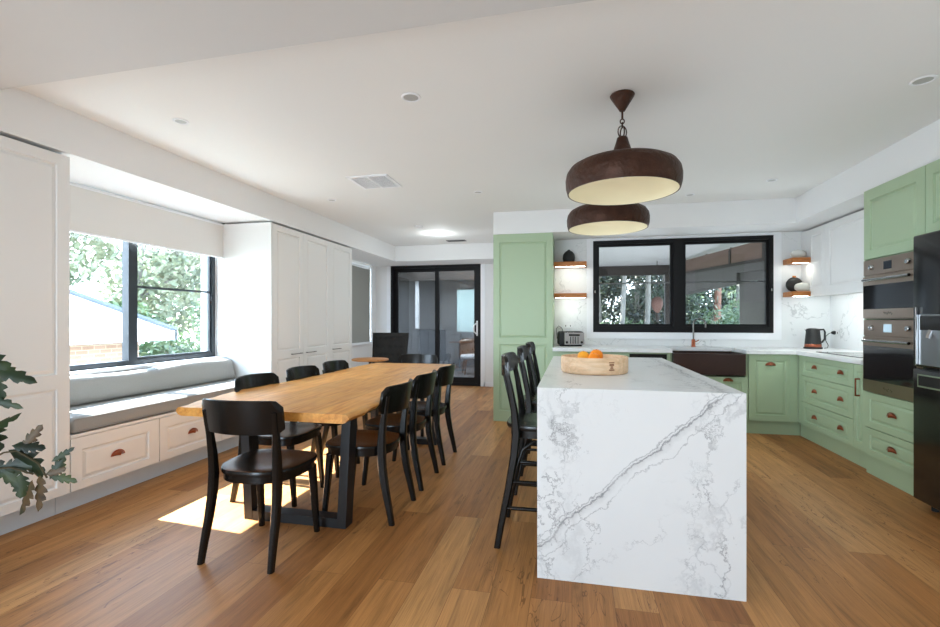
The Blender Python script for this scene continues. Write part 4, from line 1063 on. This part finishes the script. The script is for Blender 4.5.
# ------------------------------------------------------------------ outside
def leaves(mb, n, c, r, size, rr):
    for _ in range(n):
        while True:
            p = Vector((rr.uniform(-1, 1), rr.uniform(-1, 1), rr.uniform(-1, 1)))
            if p.length < 1 and p.length > .25: break
        p = Vector((p.x * r[0] + c[0], p.y * r[1] + c[1], p.z * r[2] + c[2]))
        a = Vector((rr.gauss(0, 1), rr.gauss(0, 1), rr.gauss(0, 1))).normalized(); b = a.orthogonal().normalized(); s_ = size * rr.uniform(.6, 1.4)
        mb.poly([p - a * s_, p - b * s_ * .45, p + a * s_, p + b * s_ * .45])
def tree(name, lab, base, h, clusters, m, trunkm, tr, size, n, seed, lean=(0, 0), group=None):
    rr = random.Random(seed); t = thing(name, lab, 'tree', base, group=group)
    mb = MB(); pts = []; 
    for k in range(9):
        f = k / 8; pts.append((lean[0] * f + .12 * math.sin(f * 5 + seed), lean[1] * f + .08 * math.cos(f * 4 + seed), h * f))
    mb.tube(pts, [tr * (1 - .6 * k / 8) for k in range(9)], 9)
    mb.obj('trunk', trunkm, t, 60)
    mb = MB()
    for c, r in clusters:
        p0 = pts[min(8, max(2, int(c[2] / h * 7)))]
        mb.tube([p0, ((p0[0] + c[0]) / 2 + .1, (p0[1] + c[1]) / 2, (p0[2] + c[2]) / 2 + .1), c], [tr * .35, tr * .22, tr * .1], 6)
    mb.obj('branches', trunkm, t, 60)
    mb = MB()
    for c, r in clusters: leaves(mb, n, c, r, size, rr)
    mb.obj('foliage', m, t, recalc=False)
def cl(rr, k, spread, z0, z1, r):
    return [((rr.uniform(-spread, spread), rr.uniform(-spread, spread), rr.uniform(z0, z1)), (r * rr.uniform(.7, 1.2), r * rr.uniform(.7, 1.2), r * rr.uniform(.5, .9))) for _ in range(k)]
rr = random.Random(11)
struct('ground', MB().box(-40, 40, -30, 45, -1.4, -1.25), M['grass'], 'grassed ground outside the house')
# trees seen through the left window
LT = [(-18.5, 8.5, 'pale sunlit gum tree rising behind the neighbouring roof, leftmost in the window'), (-18.5, 12.0, 'pale sunlit gum tree behind the window mullion'), (-16.5, 15.0, 'sunlit gum tree filling the right window pane'), (-15.5, 18.5, 'sunlit tree beyond the end of the neighbouring roof'), (-19, 22, 'distant pale tree at the right side of the left window')]
for i, (x, y, lab) in enumerate(LT):
    tree('gum_tree', lab, (x, y, -1.25), 8.5, cl(rr, 14, 1.9, 2.4, 8.8, 1.3), M['leaf_light'], M['trunk'], .18, .15, 450, 20 + i, (rr.uniform(-.6, .6), 0))
for i, (x, y, lab) in enumerate(((-11.2, 11.2, 'green hedge shrub beside the neighbouring brick wall'), (-10.6, 13.4, 'green shrub at the lower right of the left window'))):
    tree('garden_shrub', lab, (x, y, -1.25), 2.4, cl(rr, 9, .9, .9, 2.7, .75), M['leaf_bright'], M['trunk'], .05, .08, 420, 40 + i)
# neighbour house
t = thing('neighbour_house', 'pale roofed brick house outside the left window', 'house', (-9.3, 6, -1.25))
MB().box(-4, 0, -6.0, 2.55, 0, 2.14).obj('brick_wall', M['brick'], t)
mb = MB()
z0 = 2.05; e = 3.18
mb.poly([(.35, -7, z0 + .17), (.35, e, z0 + .17), (-4.5, e - 4.5, z0 + 3.05), (-4.5, -7, z0 + 3.05)]); mb.poly([(.35, e, z0 + .17), (-8, e, z0 + .17), (-4.5, e - 4.5, z0 + 3.05)]); mb.obj('roof', M['colorbond'], t)
MB().box(.30, .38, -7, e, z0 - .02, z0 + .19).box(-8, .38, e - .06, e + .02, z0 - .02, z0 + .19).obj('fascia', M['colorbond'], t)
MB().box(-4, .30, -7, e - .06, z0 - .02, z0).obj('eave_lining', M['colorbond'], t)
# hip capping
MB().tube([(.36, e, z0 + .20), (-4.5, e - 4.5, z0 + 3.09)], .06, 6).obj('hip_capping', M['gutter'], t)
# verandah behind the kitchen
t = thing('verandah', 'covered timber verandah seen through the kitchen window', 'verandah', (0, 0, 0))
MB().box(-.75, 6, 6.45, 10.6, -.10, .0).obj('deck', M['vertim'], t)
MB().poly([(-.75, 6.42, 2.80), (6, 6.42, 2.80), (6, 10.2, 2.34), (-.75, 10.2, 2.34)]).solid(.03).obj('ceiling_lining', M['verceil'], t)
MB().box(-.75, 2.1, 10.0, 10.1, 2.14, 2.335).obj('beam', M['vertim'], t)
def obl(u0, u1, z0a, z1a, z0b, z1b, th=.06, off=0):
    A, B_ = Vector((1.98, 10.0, 0)), Vector((2.95, 7.0, 0)); d = (B_ - A); n = Vector((d.y, -d.x, 0)).normalized() * -1
    p, q = A + d * u0 + n * off, A + d * u1 + n * off
    return [Vector((p.x, p.y, z0a)), Vector((q.x, q.y, z0b)), Vector((q.x, q.y, z1b)), Vector((p.x, p.y, z1a))]
mb = MB()
mb.poly(obl(0, 1.0, 1.98, 2.12, 1.98, 2.12)); mb.poly(obl(0, .10, -.1, 1.98, -.1, 1.98)); mb.poly(obl(.10, .62, 1.70, 1.98, 1.80, 1.98)); mb.poly(obl(.10, .62, -.1, 1.10, -.1, 1.10)); mb.poly(obl(.62, 1.0, -.1, 1.98, -.1, 1.98)); mb.solid(.05)
mb.obj('side_wall', M['verwall'], t)
MB().poly(obl(-.02, 1.0, 2.13, 2.345, 2.13, 2.42)).solid(.05).obj('fascia_panel', M['verbrown'], t)
mb = MB()
for u in (.02, .14, .34, .56, .80): mb.poly(obl(u, u + .015, 2.13, 2.345, 2.13, 2.40, off=-.03))
mb.poly(obl(-.02, 1, 2.09, 2.14, 2.09, 2.14, off=-.06)); mb.solid(.03); mb.obj('batten', M['vertim'], t)
MB().box(1.80, 1.92, 9.9, 10.0, -.1, 2.14).obj('post', M['vertim'], t)
MB().box(-.75, 1.85, 9.98, 10.02, .95, 1.0).obj('rail', M['vertim'], t)
t = thing('hanging_planter', 'pink brown heart shaped ornament hanging outside the kitchen window', 'ornament', (1.55, 9.3, 1.52))
mb = MB(); rings = []
for k in range(13):
    a = PI * k / 12; z = .15 * math.cos(a); r = .10 * math.sin(a) * (1 + .25 * math.cos(a)) + .002
    rings.append([Vector((r * math.cos(q), .5 * r * math.sin(q), z)) for q in [2 * PI * i / 18 for i in range(18)]])
mb.loft(rings); mb.obj('ornament_body', M['terracotta'], t, 70)
MB().tube([(0, 0, .14), (0, 0, .82)], .006, 6).obj('cord', M['vertim'], t); MB().tube([(0, 0, -.15), (.01, 0, -.24), (0, 0, -.32)], [.03, .035, .02], 8).obj('tassel', M['vertim'], t, 60)
# forest behind
FT = [(.15, 13.2, .16, 'slender pale gum trunk at the left of the kitchen window'), (1.35, 12.6, .13, 'grey gum trunk in the middle of the left kitchen pane'), (1.95, 13.5, .15, 'bright pale gum trunk in the left kitchen pane'), (.75, 15.5, .14, 'thin distant gum trunk between the two nearer ones'), (2.9, 15.5, .16, 'gum tree hidden behind the hanging ornament'), (3.95, 14.6, .20, 'rust barked gum tree in the right kitchen pane opening'), (-.6, 16, .18, 'dense dark tree behind the far left of the kitchen window'), (5.4, 17, .18, 'green tree at the right of the verandah opening'), (2.2, 18, .2, 'broad background tree closing the forest view')]
for i, (x, y, tr_, lab) in enumerate(FT):
    tree('forest_tree', lab, (x, y, -1.25), 7.5, cl(rr, 12, 1.3, 4.6 if i in (0, 1, 2, 3, 5) else 1.0, 6.6, .95), M['leaf_forest'] if i not in (5, 7) else M['leaf_bright'], M['trunkr'] if i == 5 else M['trunk'], tr_ * .62, .09, 300, 60 + i, (rr.uniform(-.5, .5), 0))
for i, (x, y, lab) in enumerate(((-1.5, 20, 'far forest tree at the left end of the background behind the kitchen window'), (1.2, 21, 'far forest tree behind the middle of the left kitchen pane'), (3.6, 21.5, 'far forest tree behind the kitchen window mullion'), (6.2, 21, 'far forest tree behind the right kitchen pane'), (8.8, 20, 'far forest tree at the right end of the background'))):
    tree('forest_tree', lab, (x, y, -1.25), 8, cl(rr, 16, 1.5, .8, 7.5, 1.25), M['leaf_forest'], M['trunk'], .12, .17, 420, 120 + i, (rr.uniform(-.5, .5), 0))
for i, (x, y, lab) in enumerate(((3.2, 11.9, 'leafy shrub low in the right kitchen pane opening'), (.6, 13.8, 'low green bushes under the gums in the left kitchen pane'), (4.3, 12.6, 'leafy shrub at the right side of the verandah opening'))):
    tree('garden_shrub', lab, (x, y, -1.25), 2.4, cl(rr, 9, .8, .8, 2.7, .7), M['leaf_bright'], M['trunk'], .05, .07, 380, 80 + i)
# sunroom made up to stand in for the reflection in the door glass
t = thing('reflection_room', 'made up grey panelled room standing in for the reflection in the door glass', 'room', (0, 0, 0))
MB().box(-6.2, -.9, 8.8, 12.2, -.10, -.001).obj('deck', M['greypanel'], t)
mb = MB(); mb.box(-6.2, -.9, 12.0, 12.1, 0, 1.9); 
for k in range(22): mb.box(-6.15 + k * .24, -6.13 + k * .24, 11.985, 12.0, 0, 1.0)
mb.box(-6.2, -.9, 11.96, 12.0, 1.0, 1.05); mb.obj('panel_wall', M['greypanel'], t)
MB().box(-3.83, -3.74, 11.2, 11.26, 1.02, 2.4).obj('white_post', M['trimw'], t)
MB().poly([(-6.2, 8.85, 2.85), (-.9, 8.85, 2.85), (-.9, 12.1, 2.55), (-6.2, 12.1, 2.75)]).solid(.03).obj('ceiling_lining', M['verbrown'], t)
mb = MB(); mb.box(-6.2, -.9, 11.0, 11.12, 2.20, 2.42); mb.box(-4.6, -4.5, 8.9, 12, 2.42, 2.56); mb.box(-3.2, -3.1, 8.9, 12, 2.42, 2.56); mb.obj('beam', M['vertim'], t)
MB().box(-6.2, -.9, 11.14, 11.17, 2.42, 2.75).obj('clerestory', M['cream'], t); MB().box(-6.2, -.9, 12.0, 12.1, 1.9, 2.8).obj('upper_wall', M['greypanel'], t)
MB().box(-2.78, -2.33, 11.3, 11.33, .95, 1.98).obj('glow_panel', M['paleblue'], t)  # glowing slab imitating a bright pane
MB().box(-6.2, -6.1, 8.8, 12.1, 0, 2.8).box(-1.0, -.9, 8.8, 12.1, 0, 2.8).obj('side_wall', M['greypanel'], t)
t = thing('wicker_chair', 'brown wicker chair in the made up room behind the sliding glass door', 'chair', (-2.25, 10.6, 0), .4)
mb = MB(); mb.grid(lambda u, v: Vector((.30 * math.cos(PI * (1 + u)) , -.02 - .28 * math.sin(PI * (1 + u)) , .40 + .42 * v * (0.75 + .25 * math.sin(PI * u)))), 18, 6).solid(.03); mb.obj('backrest', M['wicker'], t, 60)
MB().lathe([(.0005, .36), (.27, .36), (.29, .40), (.27, .44), (.0005, .45)], 28).obj('seat', M['trimw'], t, 50)
for a in (.8, 2.3, 3.9, 5.4): MB().tube([(.22 * math.cos(a), .22 * math.sin(a), .38), (.28 * math.cos(a), .28 * math.sin(a), 0)], .016, 8).obj('leg', M['wicker'], t, 50)

# ------------------------------------------------------------------ lights
wd = bpy.data.worlds.new('World'); SC.world = wd; wd.use_nodes = True; nt = wd.node_tree
bg = nt.nodes['Background']
tc = nt.nodes.new('ShaderNodeTexCoord'); sp = nt.nodes.new('ShaderNodeSeparateXYZ'); rp = nt.nodes.new('ShaderNodeValToRGB')
nt.links.new(tc.outputs['Generated'], sp.inputs[0]); nt.links.new(sp.outputs[2], rp.inputs[0])
rp.color_ramp.elements[0].position = 0; rp.color_ramp.elements[0].color = (.93, .96, 1, 1)
rp.color_ramp.elements[1].position = .6; rp.color_ramp.elements[1].color = (.62, .78, 1, 1)
nt.links.new(rp.outputs[0], bg.inputs[0]); bg.inputs[1].default_value = 7.0
def light(name, typ, loc, rot, energy, **k):
    l = bpy.data.lights.new(name, typ); l.energy = energy
    for a, v in k.items(): setattr(l, a, v)
    o = bpy.data.objects.new(name, l); COL.objects.link(o); o.location = loc; o.rotation_euler = rot; return o
sd = Vector((1, -.09, -1.06)).normalized()
s_ = light('sun', 'SUN', (-8, 4, 8), sd.to_track_quat('-Z', 'Y').to_euler(), 26, angle=.008, color=(1, .96, .9))
def area(name, loc, d, sx, sy, e, col=(1, 1, 1), portal=False):
    o = light(name, 'AREA', loc, Vector(d).to_track_quat('-Z', 'Z' if abs(d[2]) < .5 else 'Y').to_euler(), e, shape='RECTANGLE', size=sx, size_y=sy, color=col)
    if portal: o.data.cycles.is_portal = True
    return o
area('portal_left', (-3.95, 3.43, 1.5), (1, 0, 0), 1.9, 1.4, 1, portal=True)
area('portal_behind', (-2.45, YB - .25, 1.2), (0, 1, 0), 1.9, 2.2, 1, portal=True)
area('portal_kitchen', (1.3, 6.5, 1.65), (0, -1, 0), 2.1, 1.2, 1, portal=True)
area('opening_fill_behind', (-2.45, YB - .3, 1.2), (0, 1, .05), 1.9, 2.2, 40, (.90, .95, 1))  # added fill panel at the unseen opening, standing in for window daylight
area('shelf_light_left_upper', (-.02, 6.02, 1.89), (0, .3, -1), .3, .02, .4, (1, .9, .75))
area('shelf_light_left_lower', (-.02, 6.02, 1.50), (0, .3, -1), .3, .02, .4, (1, .9, .75))
area('shelf_light_right_upper', (2.55, 6.02, 1.875), (0, .3, -1), .1, .02, .2, (1, .9, .75))
area('under_cupboard_light', (2.75, 5.3, 1.495), (.2, 0, -1), .03, 1.5, 3.0, (1, .95, .86))
light('bulb_near', 'POINT', (.290, 2.83, 2.03), (0, 0, 0), .35, shadow_soft_size=.04, color=(1, .95, .86))
light('bulb_rear', 'POINT', (.283, 4.05, 2.03), (0, 0, 0), .35, shadow_soft_size=.04, color=(1, .95, .86))
area('verandah_ceiling_fill', (1.4, 8.3, .5), (0, 0, 1), 2.0, 1.6, 30)  # added upward panel to brighten the verandah ceiling, no lamp there
area('door_view_fill', (-2.6, 10.4, 2.5), (0, 0, -1), 2.5, 1.2, 90)  # added fill for the door view and far floor, no skylight there
light('downlight_glow', 'POINT', (-1.99, 6.88, 2.42), (0, 0, 0), 3, shadow_soft_size=.04, color=(1, .95, .88))

# ------------------------------------------------------------------ camera
cd = bpy.data.cameras.new('camera'); cam = bpy.data.objects.new('camera', cd); COL.objects.link(cam)
cam.location = (0, 0, 1.235); cam.rotation_euler = (PI / 2, 0, math.atan(102 / 470))
cd.sensor_width = 36; cd.lens = 18; cd.shift_y = 6.5 / 940; cd.clip_end = 200; cd.clip_start = .05
SC.camera = cam
SC.view_settings.view_transform = 'Standard'; SC.view_settings.look = 'None'; SC.view_settings.exposure = 1.08; SC.view_settings.gamma = 1
SC.view_settings.use_white_balance = True; SC.view_settings.white_balance_temperature = 5750; SC.view_settings.white_balance_tint = 2
SC.cycles.diffuse_bounces = 6; SC.cycles.max_bounces = 12; SC.cycles.transparent_max_bounces = 16
SC.cycles.use_fast_gi = True; SC.cycles.fast_gi_method = 'ADD'; wd.light_settings.ao_factor = .14; wd.light_settings.distance = 1.1
SC.cycles.use_denoising = True; SC.cycles.sample_clamp_indirect = 6
